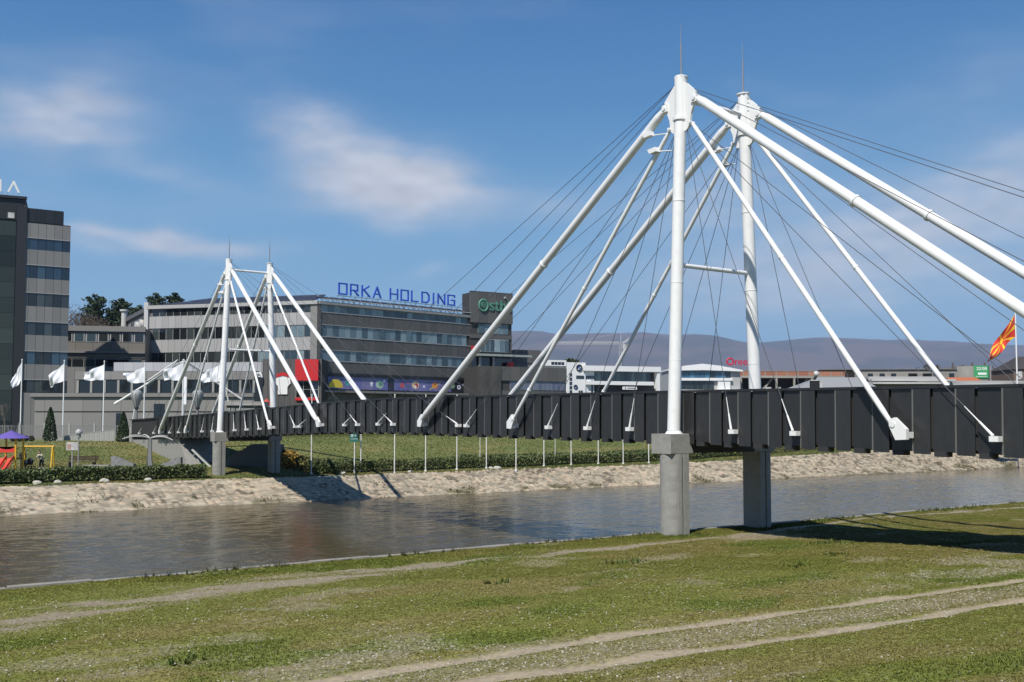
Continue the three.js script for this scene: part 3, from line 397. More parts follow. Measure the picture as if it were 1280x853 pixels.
{ // link building between tower and headquarters
  const b = house('link_building', 'low brown-grey link building with a single row of framed windows', -66, -150), w = new Wing(b, [-78, -147.7], [-55.9, -152]), x0 = 12.1;
  w.core(wallMid, 1.5, 18.3, 6); w.slab('roof_edge', midPanel[0], 0, w.L, 17.75, 18.55, -.15, .25);
  for (let i = -3; i < 6; i++) { w.slab('window_frame', frameGrey, x0 + i * 1.72 + .1, x0 + i * 1.72 + 1.66, 16.15, 17.6, -.155, -.02); w.slab('window_pane', pick(glassDark.slice(1).concat(glassPale[2]), w.r), x0 + i * 1.72 + .28, x0 + i * 1.72 + 1.5, 16.25, 17.5, -.019, .01); }
  const brown = [M(.165, .15, .13, .7), M(.18, .163, .14, .7)]; w.panels(brown, 0, w.L, 14.75, 16.05, 9, .05); w.slab('ledge', midPanel[2], 0, w.L, 14.45, 14.72, -.15, .4); w.panels(brown, 0, w.L, 13.75, 14.4, 9); w.panes(glassDark, 2, w.L - .5, 12.4, 13.6, 12, mat.paleConc); w.panels(midPanel, 0, w.L, 2, 12.3, 9);
}
{ // long low podium along the road
  const b = house('podium_building', 'long low grey podium with a strip of dark windows and pale parapet', -55.9, -128), w = new Wing(b, [-84, -127.6], [-33, -128]), x0 = 28.1;
  w.core(wallMid, 1.5, 9.95, 4.5, x0, w.L); w.slab('wall', wallMid, 0, x0 - .02, 1.5, 7.3, -10, -.16);
  w.panels(midPanel, x0, w.L, 9.5, 10.55, 10, .12); w.panes(glassDark.slice(0, 2), x0 + .3, w.L - .2, 7.8, 9.42, 13, M(.2, .195, .185, .6), -.06); for (let i = 0; i <= 13; i++) w.slab('mullion', M(.3, .295, .28, .6), x0 + .2 + i * 1.73, x0 + .48 + i * 1.73, 7.8, 9.42, -.15, .08);
  w.panels(midPanel, 0, w.L, 5.45, 7.2, 21); w.slab('ledge', midPanel[2], 0, w.L, 7.28, 7.74, -.15, .3); w.panels(midPanel, 0, w.L, 1.6, 5.28, 21); w.slab('door', glassDark[0], x0 + 10.1, x0 + 11.5, 3.2, 6.4, .005, .03);
  w.slab('door', glassDark[0], x0 + 5.3, x0 + 6.1, 2.6, 5.2, .005, .03);
  const pw = [M(.42, .425, .435, .5), M(.45, .455, .465, .5)]; w.slab('parapet', pw[0], x0 + 3.9, w.L - .1, 10.57, 11.8, -3, -2.6); for (let i = 0; i < 15; i++) w.slab('facade_panel', pw[i % 2], x0 + 3.9 + i * 1.28, x0 + 5.16 + i * 1.28, 10.72, 11.85, -2.59, -2.5);
}
{ // white car showroom
  const b = house('car_showroom', 'white car showroom with glazed upper floor and round black emblem', 8.2, -215), w = new Wing(b, [8.25, -215], [33.3, -223.5], .785), W = mat.whiteClean;
  w.slab('wall', M(.05, .05, .05, .7), 2, 33, 1.5, 15.1, -14, -1.2);
  w.slab('roof_slab', W, 9.6, 33.4, 15.15, 16.3, -14.5, .6); w.slab('floor_slab', W, 10.6, 31.2, 12.15, 12.95, -1.15, .5); w.slab('pillar', W, 32.3, 33.2, 1.5, 15.12, -1.1, .4);
  for (let i = 0; i < 15; i++) w.slab('window_pane', pick([gM(.03, .05, .05), gM(.10, .14, .13), gM(.02, .03, .03), gM(.06, .09, .085)], w.r), 13.4 + i * 1.17, 14.5 + i * 1.17, 12.98, 15.1, -1.15, -1.05);
  w.slab('wall', W, 4.9, 13.2, 1.5, 15.1, -10, -.3); w.slab('tower_block', W, 4.7, 10.4, 1.6, 16.95, -8, .1); w.slab('wing', W, -3.5, 4.65, 16.1, 17.35, -8, .2); w.slab('wing', W, -3.5, 4.65, 1.5, 16.08, -8, -.6); for (let i = 0; i < 4; i++) w.slab('window_pane', glassDark[0], .2 + i * .98, 1.05 + i * .98, 16.35, 16.95, .201, .24);
  for (let i = 0; i < 6; i++) w.slab('window_pane', glassDark[2], 5.6, 6.4, 9.2 + i * .93, 9.95 + i * .93, .101, .14); w.slab('window_pane', glassDark[2], 7.6, 10, 13.35, 14.1, .101, .14); for (const [a, c] of [[8.3, 10.2], [9.0, 10.2], [8.3, 9.4], [9.0, 9.4]]) w.slab('window_pane', glassDark[0], a, a + .55, c, c + .65, .101, .14);
  for (let i = 0; i < 5; i++) w.slab('window_pane', glassBlue[3], 10.7 + i * .55, 11.15 + i * .55, 13.3, 14.1, -.299, -.25); w.slab('window_pane', glassDark[0], 12.3, 12.9, 9.4, 13.1, -.299, -.25);
  const em = (x, y, q) => { x *= w.k; w.geo('emblem', [new THREE.TorusGeometry(q * .82, q * .2, 6, 24).translate(x, y, .2)], mat.black); w.geo('emblem_quarter', [new THREE.CylinderGeometry(q * .6, q * .6, .06, 10, 1, false, 0, Math.PI / 2).rotateX(Math.PI / 2).translate(x, y, .16), new THREE.CylinderGeometry(q * .6, q * .6, .06, 10, 1, false, Math.PI, Math.PI / 2).rotateX(Math.PI / 2).translate(x, y, .16)], M(.03, .12, .4, .5)); };
  em(8.5, 15.75, .75); em(7.4, 11.6, .5); w.slab('sign_board', W, 21.5, 25.9, 11.15, 11.8, .3, .45); w.slab('sign_print', mat.black, 22.2, 22.5, 11.32, 11.62, .451, .47); w.slab('sign_print', mat.black, 23, 25.2, 11.4, 11.56, .451, .47);
}
{ // white and glass office on the right
  const b = house('glass_office', 'white office with low curved roof and blue glass band', 41, -250), w = new Wing(b, [39, -249], [57.2, -250]), W = mat.whiteClean;
  w.core(M(.4, .4, .39, .6), 1.5, 16.9, 10); w.geo('roof', plate([[-.3, 16.75], [-.3, 17.15], [4, 18.0], [8.4, 18.5], [13, 18.0], [18.6, 16.95], [18.6, 16.6], [9, 16.9]], 9).translate(0, 0, -3.6), W);
  for (let i = 0; i < 12; i++) w.slab('window_pane', pick([gM(.03, .09, .15), gM(.05, .15, .23), gM(.02, .03, .035), gM(.02, .05, .09)], w.r), .2 + i * 1.3, 1.4 + i * 1.3, 15.0, 16.65, -.15, .02); w.slab('band', W, 0, 16, 14.3, 14.95, -.15, .7); for (let i = 0; i < 8; i++) w.slab('window_pane', pick(glassDark.slice(0, 3), w.r), .4 + i * 1.4, 1.7 + i * 1.4, 12.1, 14.2, -.15, 0); w.slab('band', W, 0, 18, 11, 12, -.15, 1.2); w.slab('pillar', W, 12.4, 15.5, 1.5, 14.28, -.15, .5);
  const red = M(.5, .02, .06, .5); w.geo('letter', [new THREE.TorusGeometry(.78, .24, 8, 18).translate(15.6, 19.1, .2), text('rool', 1.55, .2).translate(16.6, 18.25, .1)], red); w.geo('letter_stand', [bar(V(15.5, 17.3, .1), V(15.5, 18.5, .1), .06), bar(V(19.4, 16.9, .1), V(19.4, 18.5, .1), .06)], mat.steel);
}
{ // unfinished concrete frame with brick parapet
  const b = house('unfinished_building', 'unfinished concrete frame building with red brick parapet and open bays', 52, -255), w = new Wing(b, [50, -254], [96, -256.5]), conc = M(.46, .43, .38, .9, { map: blotch }), brick = [M(.36, .15, .09, .9), M(.4, .18, .11, .9), M(.33, .13, .08, .9)];
  w.slab('wall', M(.05, .042, .038, .9), 0, w.L, 1.5, 14.6, -14, -5); w.slab('beam', conc, 0, w.L, 14.65, 15.2, -14, 0); w.slab('floor_slab', conc, 0, w.L, 11.2, 11.7, -4.9, .2); w.slab('wall', conc, 1, 3.2, 1.5, 16.2, -4.9, .1);
  for (let i = 0; i < 15; i++) { w.slab('brick_infill', pick(brick, w.r), 3.4 + i * 2.85, 6.0 + i * 2.85, 15.22, 16.35, -.4, -.1); w.slab('post', conc, 6.02 + i * 2.85, 6.23 + i * 2.85, 15.22, 16.4, -.4, -.05); } w.slab('coping', conc, 0, w.L, 16.41, 16.5, -.5, 0);
  for (let i = 0; i < 9; i++) { w.slab('column', conc, 8.2 + i * 4.6, 8.65 + i * 4.6, 1.5, 14.63, -.5, -.05); if (i % 2 < 1 || i > 5) w.geo('stair_slab', beam(V(5.2 + i * 4.6, 11.7, -1.8), V(7.6 + i * 4.6, 14.4, -1.8), .4, 1.2), conc); } for (let i = 0; i < 6; i++) w.slab('rubble_sack', offWhite, 4.5 + i * 3.3 + w.r(), 5.4 + i * 3.3 + w.r(), 11.7, 12.2 + w.r() * .4, -1, -.2); b.position.y = .6;
}
{ // beige block with the green sign
  const b = house('beige_building', 'long beige flat-roofed building with small windows and green notice', 77, -240), w = new Wing(b, [73, -242], [115, -239.5]), bg = M(.43, .40, .36, .9, { map: blotch });
  w.core(bg, 1.5, 16.6, 9, 10); w.slab('wall', bg, 34.1, w.L, 1.5, 17.4, -11, -.1); w.slab('roof_edge', M(.2, .18, .16, .8), 2, 34, 16.62, 16.76, -9, .3); w.slab('upper_wall', bg, 10, 34, 15.85, 16.6, -.155, -.08); w.slab('wall', bg, 10, 34, 14.0, 15.84, -.155, -.1);
  for (const x of [13, 15.8, 18.5, 22.6, 26, 28.4, 32.2]) w.slab('window_pane', glassDark[0], x, x + (x > 22 && x < 27 ? 2.1 : 1.2), 14.1, 15.7, -.099, .02);
  w.slab('sign_board', M(.05, .34, .12, .6), 38, 41.4, 14.5, 17.5, -.09, .1); w.slab('sign_edge', mat.black, 41.41, 41.6, 14.0, 17.5, -.09, .1); w.geo('sign_print', text('22:00', .72, .03).translate(38.55, 16.45, .105), mat.whiteClean); w.slab('sign_print', mat.whiteClean, 38.9, 40.9, 15.3, 15.85, .105, .13); w.slab('sign_print', mat.whiteClean, 38.4, 41, 14.85, 14.95, .105, .13);
  for (const x of [33.6, 38.2, 41.2]) w.geo('chimney', box(x, x + .35, 16.9, 18.3, -2, -1.6), M(.12, .1, .09, .9)); w.geo('aerial', [bar(V(18, 16.8, -2), V(18, 20.8, -2), .06, .03, 5), bar(V(17.5, 19.3, -2), V(18.5, 19.3, -2), .03), bar(V(17.6, 18.6, -2), V(18.4, 18.6, -2), .03)], mat.steel);
}
{ // sheds and houses low behind the bridge
  const roofed = (name, label, x0, x1, z, y0, y1, dep, m, mr, hip = 3) => { const g = thing(name, label, 'building', V(x0, 0, z)); part(g, 'wall', box(0, x1 - x0, 1.5, y0, -dep, 0), m); const L = x1 - x0, q = [[-.3, y0, .4], [L + .3, y0, .4], [L + .3, y0, -dep - .4], [-.3, y0, -dep - .4], [hip, y1, -dep / 2], [L - hip * .3, y1, -dep / 2]], f = [0, 1, 5, 0, 5, 4, 1, 2, 5, 2, 3, 4, 2, 4, 5, 3, 0, 4], a = []; f.forEach(i => a.push(...q[i])); const h = new THREE.BufferGeometry(); h.setAttribute('position', new THREE.Float32BufferAttribute(a, 3)); h.setAttribute('uv', new THREE.Float32BufferAttribute(f.flatMap(i => [q[i][0] / 4, q[i][2] / 4]), 2)); h.computeVertexNormals(); part(g, 'roof', h, mr); return g; };
  const s = roofed('grey_shed', 'low shed with a pale grey hipped roof in front of the brick parapet building', 48.6, 62.4, -170, 9.6, 11.85, 10, mat.concDark, M(.27, .275, .28, .7), 5);
  part(s, 'roof_light', [box(1.9, 3.4, 9.4, 11.0, .5, 1.2), beam(V(2.2, 10.6, 1), V(3.0, 12.0, 1), .4, .3)], mat.black); part(s, 'roof_dome', ball(V(2.9, 12.2, 1), .5), offWhite); part(s, 'roof_light_frame', [box(1.8, 3.6, 11.0, 11.15, .4, 1.3), box(3.4, 3.9, 9.4, 11, .5, 1.2)], offWhite);
  const h = thing('market_hall', 'long low hall with stepped white metal roof edges', 'building', V(68.5, 0, -190)); part(h, 'wall', box(0, 15, 1.5, 11.2, -12, 0), M(.3, .25, .17, .9, { map: blotch })); part(h, 'roof_edge', [box(-.5, 15.4, 11.8, 12.15, -.5, 1.2), box(-.5, 14, 11.21, 11.5, -.5, 1.8)], offWhite); part(h, 'roof', box(-.5, 13, 12.16, 12.7, -12, -.6), M(.38, .38, .37, .8)); for (let i = 0; i < 5; i++) part(h, 'aerial', bar(V(1 + i * 2.9, 12.6, -2), V(1 + i * 2.9, 13.3 + (i % 2) * 1.6, -2), .04, .03, 5), mat.steel);
  const p = thing('long_shed', 'long low shed with pale roof and blue stripe along its wall', 'building', V(84, 0, -190)); part(p, 'wall', box(0, 24, 1.5, 10.9, -9, 0), offWhite); part(p, 'stripe', box(.5, 24, 10.5, 10.85, .004, .05), M(.14, .32, .55, .6)); part(p, 'roof', box(-.4, 24.4, 10.91, 11.9, -9, -.8), M(.5, .5, .49, .8, { map: blotch }));
  roofed('orange_house', 'low house with an orange tiled roof beside the beige block', 94, 101, -214, 12.3, 13.7, 6, M(.45, .16, .07, .9), M(.42, .13, .055, .9), .6);
  const d = roofed('brown_house', 'dark brown house with steep dark roof behind the red and yellow flag', 100.5, 112, -200, 14.6, 17.4, 9, M(.14, .1, .075, .9), M(.05, .045, .042, .8), 3); for (let i = 0; i < 5; i++) part(d, 'shutter', box(.9 + i * 1.6, 1.7 + i * 1.6, 12.6, 14.2, .005, .05), offWhite);
}

// ---------------------------------------------------------------- plants
function leaves(n, at, size, seed, tones, stretch = 1) { // many small leaf faces spread through a volume
  const r = rng(seed), pos = new Float32Array(n * 18), col = new Float32Array(n * 18), nor = new Float32Array(n * 18), uv = new Float32Array(n * 12), a = V(), b = V(), c = V();
  for (let i = 0; i < n; i++) {
    const p = at(r); a.set(r() - .5, r() - .5, r() - .5).normalize(); b.set(r() - .5, (r() - .5) * stretch, r() - .5).normalize(); c.crossVectors(a, b).normalize(); b.crossVectors(c, a); const s = size * (.55 + .9 * r());
    const k = pick(tones, r), v = .7 + .6 * r(), q = [[-1, -.6], [1, -.5], [.2, .8], [-1, -.6], [.2, .8], [-.7, .5]];
    for (let j = 0; j < 6; j++) { const o = i * 18 + j * 3; pos[o] = p.x + (b.x * q[j][0] + c.x * q[j][1]) * s; pos[o + 1] = p.y + (b.y * q[j][0] + c.y * q[j][1]) * s; pos[o + 2] = p.z + (b.z * q[j][0] + c.z * q[j][1]) * s; nor[o] = a.x; nor[o + 1] = a.y; nor[o + 2] = a.z; col[o] = k[0] * v; col[o + 1] = k[1] * v; col[o + 2] = k[2] * v; }
  }
  const g = new THREE.BufferGeometry(); g.setAttribute('position', new THREE.BufferAttribute(pos, 3)); g.setAttribute('normal', new THREE.BufferAttribute(nor, 3)); g.setAttribute('uv', new THREE.BufferAttribute(uv, 2)); g.setAttribute('color', new THREE.BufferAttribute(col, 3)); return g;
}
const leafMat = new THREE.MeshStandardMaterial({ vertexColors: true, roughness: .75, side: THREE.DoubleSide }), bark = M(.07, .052, .038, .95), barkGrey = M(.16, .14, .12, .95);
const inBall = (r, k = .45) => { let x, y, z, d; do { x = r() * 2 - 1; y = r() * 2 - 1; z = r() * 2 - 1; d = Math.hypot(x, y, z); } while (d > 1 || d < k); return [x, y, z]; };
const PINE = [[.035, .06, .022], [.028, .05, .02], [.05, .075, .028], [.022, .038, .016]];
function pine(x, z, y0, h, w, seed, label) {
  const r = rng(seed), t = thing('pine_tree', label, 'tree', V(x, y0, z), 'pines behind the link building');
  const limbs = [bar(V(0, 0, 0), V((r() - .5) * .8, h * .95, 0), .28, .05, 7)], tips = [];
  for (let i = 0; i < 50; i++) { const k = .45 + .53 * i / 50, a = i * 2.4 + r(), L = w * (1.08 - k) * (.75 + .6 * r()) + .4, b = V(Math.cos(a) * L, h * k + L * .28, Math.sin(a) * L); limbs.push(bar(V(0, h * k, 0), b, .07, .03, 4)); tips.push([b, L * .3 + .45], [b.clone().multiplyScalar(.6).setY(h * k + L * .15), L * .25 + .35]); }
  tips.push([V(0, h, 0), .5]);
  part(t, 'trunk', limbs, bark); part(t, 'crown', leaves(6500, q => { const [c, s] = tips[Math.floor(q() * tips.length)], e = inBall(q, 0); return V(c.x + e[0] * s * 1.3, c.y + e[1] * s * .6, c.z + e[2] * s * 1.3); }, .2, seed + 5, PINE), leafMat); return t;
}
pine(-86, -205, 3, 27.0, 6.4, 11, 'tallest pointed pine behind the link building'); pine(-81.3, -207, 3, 26.4, 6.6, 12, 'broad dark pine right of the tallest pointed pine'); pine(-77, -206, 3, 24.9, 5.4, 13, 'short dark pine beside the white chimney'); pine(-73.8, -206, 3, 27.4, 5.4, 14, 'slender pine showing over the grey side wall'); pine(-70.2, -207, 3, 27.6, 5, 15, 'pine partly behind the solar roof edge'); pine(-83.5, -210, 3, 24.6, 6, 16, 'lower pine filling the gap between the two big pines');
{ // bare trees in front of the pines
  [[-91, 23.6, 1], [-88.3, 21.6, 2], [-84.6, 20.4, 3], [-93.5, 24, 5]].forEach(([x, h, s]) => {
    const t = thing('bare_tree', 'bare brown tree with a haze of fine twigs before the pines', 'tree', V(x, 3, -200), 'bare trees before the pines'), g = [], r = rng(30 + s), tw = [];
    const grow = (p, d, L, q, n) => { const e = p.clone().addScaledVector(d, L); g.push(bar(p, e, q, q * .65, 5, false)); if (!n) { tw.push(e); return; } for (let i = 0; i < 3; i++) grow(e, d.clone().add(V((r() - .5) * 1.1, (r() - .25) * .7, (r() - .5) * 1.1)).normalize(), L * .72, q * .62, n - 1); };
    grow(V(0, 0, 0), V(0, 1, 0), h * .36, .26, 4); part(t, 'trunk', g, barkGrey); part(t, 'twigs', leaves(2200, q => { const c = tw[Math.floor(q() * tw.length)], e = inBall(q, 0); return V(c.x + e[0] * 1.5, c.y + e[1] * 1.5, c.z + e[2] * 1.5); }, .08, 44 + s, [[.12, .085, .065], [.09, .065, .05], [.14, .1, .07]], 3), leafMat);
  });
  const t = thing('bare_tree', 'small bare sapling behind the purple-roofed play tower', 'tree', V(-55.2, 2.1, -109)), g = [], r = rng(77); const grow = (p, d, L, q, n) => { const e = p.clone().addScaledVector(d, L); g.push(bar(p, e, q, q * .6, 5, false)); if (n) for (let i = 0; i < 3; i++) grow(e, d.clone().add(V((r() - .5) * 1.2, r() * .5, (r() - .5) * 1.2)).normalize(), L * .68, q * .55, n - 1); }; grow(V(0, 0, 0), V(0, 1, 0), 1.5, .1, 4); part(t, 'trunk', g, barkGrey);
  const d = thing('round_tree', 'dark round-topped tree behind the white showroom', 'tree', V(14.5, 2, -250)); part(d, 'trunk', bar(V(0, 0, 0), V(0, 14, 0), .4, .2, 7), bark); part(d, 'crown', leaves(1500, q => { const e = inBall(q); return V(e[0] * 3.4, 15.4 + e[1] * 2.4, e[2] * 3); }, .32, 3, [[.05, .06, .02], [.035, .045, .018]]), leafMat);
  [[95, -330, 6], [104, -335, 4], [112, -340, 5], [119, -338, 5], [100, -345, 5]].forEach(([x, z, w], i) => { const e = thing('round_tree', 'distant brown treetop beyond the orange roof', 'tree', V(x * 1.45, 2, z), 'treetops beyond the orange roof'); part(e, 'trunk', bar(V(0, 0, 0), V(0, 14, 0), .4, .2, 6), bark); part(e, 'crown', leaves(500, q => { const b = inBall(q); return V(b[0] * w, 16 + b[1] * 5, b[2] * w); }, .5, 60 + i, [[.08, .07, .05], [.06, .06, .04]]), leafMat); });
}
const gY = (x, z) => { const q = wl(x, 0, z); return farY(q.x, q.z); };
function thuja(x, z, h, w, seed, label) { const y = gY(x, z) - .1, t = thing('thuja', label, 'conifer', V(x, y, z), 'clipped thujas on the lawn'); part(t, 'trunk', bar(V(0, 0, 0), V(0, h * .9, 0), .09, .03, 6), bark); part(t, 'crown', leaves(2600, q => { const k = q(), a = q() * 6.283, R = w * Math.pow(1 - k, .62) * (.82 + .25 * q()) * Math.min(1, .75 + k * 4); return V(Math.cos(a) * R, .15 + k * h, Math.sin(a) * R); }, .075, seed, [[.03, .055, .02], [.022, .042, .016], [.042, .07, .024]], 2), leafMat); }
thuja(-48.9, -106, 3.5, .72, 91, 'taller dark thuja cone in front of the vertical bar fence'); thuja(-41.15, -106, 3.1, .72, 92, 'shorter dark thuja cone at the top of the corrugated ramp');
[[-51.1], [-50.5], [-49.9], [-51.8]].forEach(([x], i) => { const y = gY(x, -104), t = thing('round_shrub', 'small round shrub clipped low at the foot of the bar fence', 'shrub', V(x, y, -104), 'round shrubs along the bar fence'); part(t, 'foliage', leaves(420, q => { const e = inBall(q, .6); return V(e[0] * .32, .3 + e[1] * .3, e[2] * .32); }, .05, 120 + i, [[.035, .045, .02], [.05, .055, .025]]), leafMat); part(t, 'stem', bar(V(0, 0, 0), V(0, .3, 0), .03), bark); });
function bush(x, z, w, h, seed, tones, label, n = 1400, size = .09) { const y = gY(x, z) - .05, t = thing('bush', label, 'bush', V(x, y, z)); const r = rng(seed), cl = []; for (let i = 0; i < 9; i++) cl.push([(r() - .5) * w, h * (.35 + .35 * r()), (r() - .5) * w * .8, .3 + .2 * r()]); part(t, 'foliage', leaves(n, q => { const c = cl[Math.floor(q() * 9)], e = inBall(q, .5); return V(c[0] + e[0] * w * c[3], Math.max(.05, c[1] + e[1] * h * c[3]), c[2] + e[2] * w * c[3]); }, size, seed + 1, tones), leafMat); part(t, 'stem', [0, 1, 2].map(i => bar(V(0, 0, 0), V((i - 1) * w * .3, h * .6, .1), .05, .02, 5)), bark); }
const GRN = [[.07, .1, .025], [.05, .08, .02], [.1, .12, .03], [.04, .06, .018]], OLV = [[.1, .1, .025], [.13, .12, .03], [.07, .08, .022]];
bush(-18.9, -86, 1.3, 1.5, 201, [[.4, .25, .03], [.32, .19, .03], [.2, .15, .04]], 'golden yellow bush on the lawn just past the far pier'); bush(-17.4, -85, 1.4, 1.2, 202, OLV, 'olive bush just right of the golden yellow bush'); bush(-15.6, -83.5, 1.7, 1.1, 203, GRN, 'dark green bush in front of the olive bush'); bush(-20.3, -88, 1.2, 1.7, 204, [[.12, .07, .03], [.09, .06, .03]], 'reddish brown bush behind the golden yellow bush');
// hedges along the top of the embankment
function hedge(u0, u1, tf, w, h, n, seed, label, tones) { const m = (u0 + u1) / 2, base = lw(m, 0, tf(m)), t = thing('hedge', label, 'hedge', base, 'hedges along the embankment', PHI); const tm = tf(m);
  part(t, 'foliage', leaves(n, q => { const u = mix(u0, u1, q()), e = [q() * 2 - 1, q(), q()], t0 = tf(u); let y = h * (.1 + .9 * Math.pow(q(), .7)) * (.82 + .4 * fbm(u * .9, 3, 3, seed)); const z = (q() * 2 - 1) * w * .5 * (.85 + .4 * fbm(u * 1.4, y * 2, 2, seed + 3)); return V(u - m, farY(u, t0) + y, t0 - tm + z); }, .075, seed, tones), leafMat);
  const r = rng(seed), st = []; for (let u = u0 + .3; u < u1; u += .8) st.push(bar(V(u - m, farY(u, tf(u)) - .05, tf(u) - tm), V(u - m + (r() - .5) * .3, farY(u, tf(u)) + h * .7, tf(u) - tm), .02, .012, 4, false)); part(t, 'stems', st, bark); }
const HED = [[.075, .115, .026], [.055, .085, .022], [.115, .145, .04], [.04, .06, .018], [.16, .175, .075]];
hedge(-36, -1.6, u => -50.2, 1.2, .98, 26000, 301, 'dense green hedge in front of the playground, ending at the far round pier', HED); hedge(7.2, 60, u => -50.6 - .02 * u, 1.3, .95, 26000, 302, 'long green hedge under the slim white poles, starting past the bridge shadow', [...HED, [.13, .13, .04]]); hedge(60, 122, u => -51.8 - .06 * (u - 60), 1.5, 1.2, 15000, 303, 'far stretch of hedge beyond the last slim white pole', HED); hedge(24, 60, u => -54.5, 1.3, .8, 12000, 304, 'second hedge row behind the long green hedge', HED);

// ---------------------------------------------------------------- small things on the far bank
const poleMat = M(.74, .73, .68, .5), cloth = M(.82, .83, .86, .8), rust = M(.6, .58, .5, .6);
[[389, -16.41, -82], [451, -12.96, -86], [493, -9.84, -84], [532, -7.58, -88], [571, -4.95, -90], [600, -2.97, -93, .6], [608, -2.35, -92], [645, .36, -90], [680, 3.06, -96], [694, 4.22, -98, .6], [714, 5.78, -98], [748, 8.61, -100], [779, 11.2, -101], [811, 14.05, -103]].forEach(([px, x, z, thin = 1]) => { const y = gY(x, z) - .1, t = thing('slim_pole', 'slim white pole standing in the lawn hedge behind the bridge', 'pole', V(x, y, z), 'slim white poles along the hedge'), H = pl([[-110, 6.85], [-80, 6.3]], z) - y; part(t, 'shaft', bar(V(0, 0, 0), V(0, H, 0),   .052 * thin, .045 * thin, 8), poleMat); part(t, 'foot', bar(V(0, 0, 0), V(0, .22, 0), .13, .12, 8), poleMat); part(t, 'cap', ball(V(0, H, 0), .065 * thin, 8, 6), poleMat); });
// white flags
function flagGeo(L, H, drop, taper, waves, seed) { const g = new THREE.PlaneGeometry(1, 1, 26, 16), p = g.attributes.position, uv = g.attributes.uv; for (let i = 0; i < p.count; i++) { const s = uv.getX(i), v = 1 - uv.getY(i); p.setXYZ(i, -s * L * (1 - .12 * v * s), -v * H * (1 - taper * s) - drop * Math.pow(s, .9) - .12 * Math.sin(s * 6 + seed) * s, Math.sin(s * waves * 1.4 + v * 3.2 + seed) * .34 * Math.pow(s, .6) + Math.sin(s * 11 - v * 7 + seed) * .11 * s); } uv.needsUpdate = true; g.computeVertexNormals(); return g; }
[[-55, 11.05, 1.0, 1.9, 1.7, .25, 'drooping white flag on a pole by the dark tower base'], [-50.25, 10.96, 1.75, 1.9, 1.35, .35, 'half-lifted white flag on the pole behind the taller thuja'], [-45.75, 10.87, 2.3, 1.75, .9, .55, 'spread white flag on the pole between the two thujas'], [-41.2, 10.6, 2.25, 1.75, .85, .5, 'spread white flag on the pole beside the round lantern lamp'], [-36.9, 11.05, 2.35, 1.9, 1.0, .5, 'white flag on the pole behind the far mast stays'], [-32.7, 10.87, 2.2, 1.9, 1.0, .5, 'white flag half hidden by the far bridge mast']].forEach(([x, y, L, H, drop, tp, label], i) => { const y0 = gY(x, -112) - .1, t = thing('flagpole', label, 'flag', V(x, y0, -112), 'white flags before the podium'); part(t, 'pole', bar(V(0, 0, 0), V(0, y - y0, 0), .085, .055, 8), mat.whiteClean); part(t, 'finial', ball(V(0, y - y0, 0), .09, 8, 6), mat.whiteClean); const f = part(t, 'flag', flagGeo(L, H, drop, tp, 4.5 + i * .5, i * 1.7), cloth); f.position.set(-.06, y - y0 - .35, 0); if (i === 4) part(t, 'rolled_banner', box(.12, .42, y - y0 - 5, y - y0 - 1.9, -.03, .03), cloth); });
{ // red and yellow national flag at the right
  const cv = document.createElement('canvas'); cv.width = 512; cv.height = 256; const c = cv.getContext('2d'); c.fillStyle = '#d23a2a'; c.fillRect(0, 0, 512, 256); c.fillStyle = '#eebd2c'; const cx = 256, cy = 128;
  const ray = (x0, y0, x1, y1) => { c.beginPath(); c.moveTo(cx, cy); c.lineTo(x0, y0); c.lineTo(x1, y1); c.fill(); }; ray(0, 0, 76, 0); ray(436, 0, 512, 0); ray(0, 256, 76, 256); ray(436, 256, 512, 256); ray(0, 102, 0, 154); ray(512, 102, 512, 154); ray(230, 0, 282, 0); ray(230, 256, 282, 256); c.fillStyle = '#d23a2a'; c.beginPath(); c.arc(cx, cy, 46, 0, 7); c.fill(); c.fillStyle = '#eebd2c'; c.beginPath(); c.arc(cx, cy, 37, 0, 7); c.fill();
  const tx = new THREE.CanvasTexture(cv); tx.colorSpace = THREE.SRGBColorSpace; const x = 60.7, z = -120, y0 = 2, t = thing('flagpole', 'red and yellow sunburst flag drooping from a tall white pole', 'flag', V(x, y0, z)); part(t, 'pole', bar(V(0, 0, 0), V(0, 15.6, 0), .11, .07, 10), mat.whiteClean); part(t, 'finial', ball(V(0, 15.65, 0), .12), mat.whiteClean);
  const g = new THREE.PlaneGeometry(1, 1, 40, 24), p = g.attributes.position, uv = g.attributes.uv; for (let i = 0; i < p.count; i++) { const s = uv.getX(i), v = 1 - uv.getY(i); p.setXYZ(i, -s * 3.35 * (1 - .18 * v * Math.sin(s * 3.14)), -v * 2.7 * (1 - .5 * s) - 4.9 * Math.pow(s, 1.1) * (1 - .12 * v), Math.sin(s * 7 + v * 3) * .45 * Math.sqrt(s) + Math.sin(s * 15 - v * 5) * .12 * s); } g.computeVertexNormals(); const f = part(t, 'flag', g, new THREE.MeshStandardMaterial({ map: tx, roughness: .8, side: THREE.DoubleSide })); f.position.set(-.1, 14.95, 0);
}
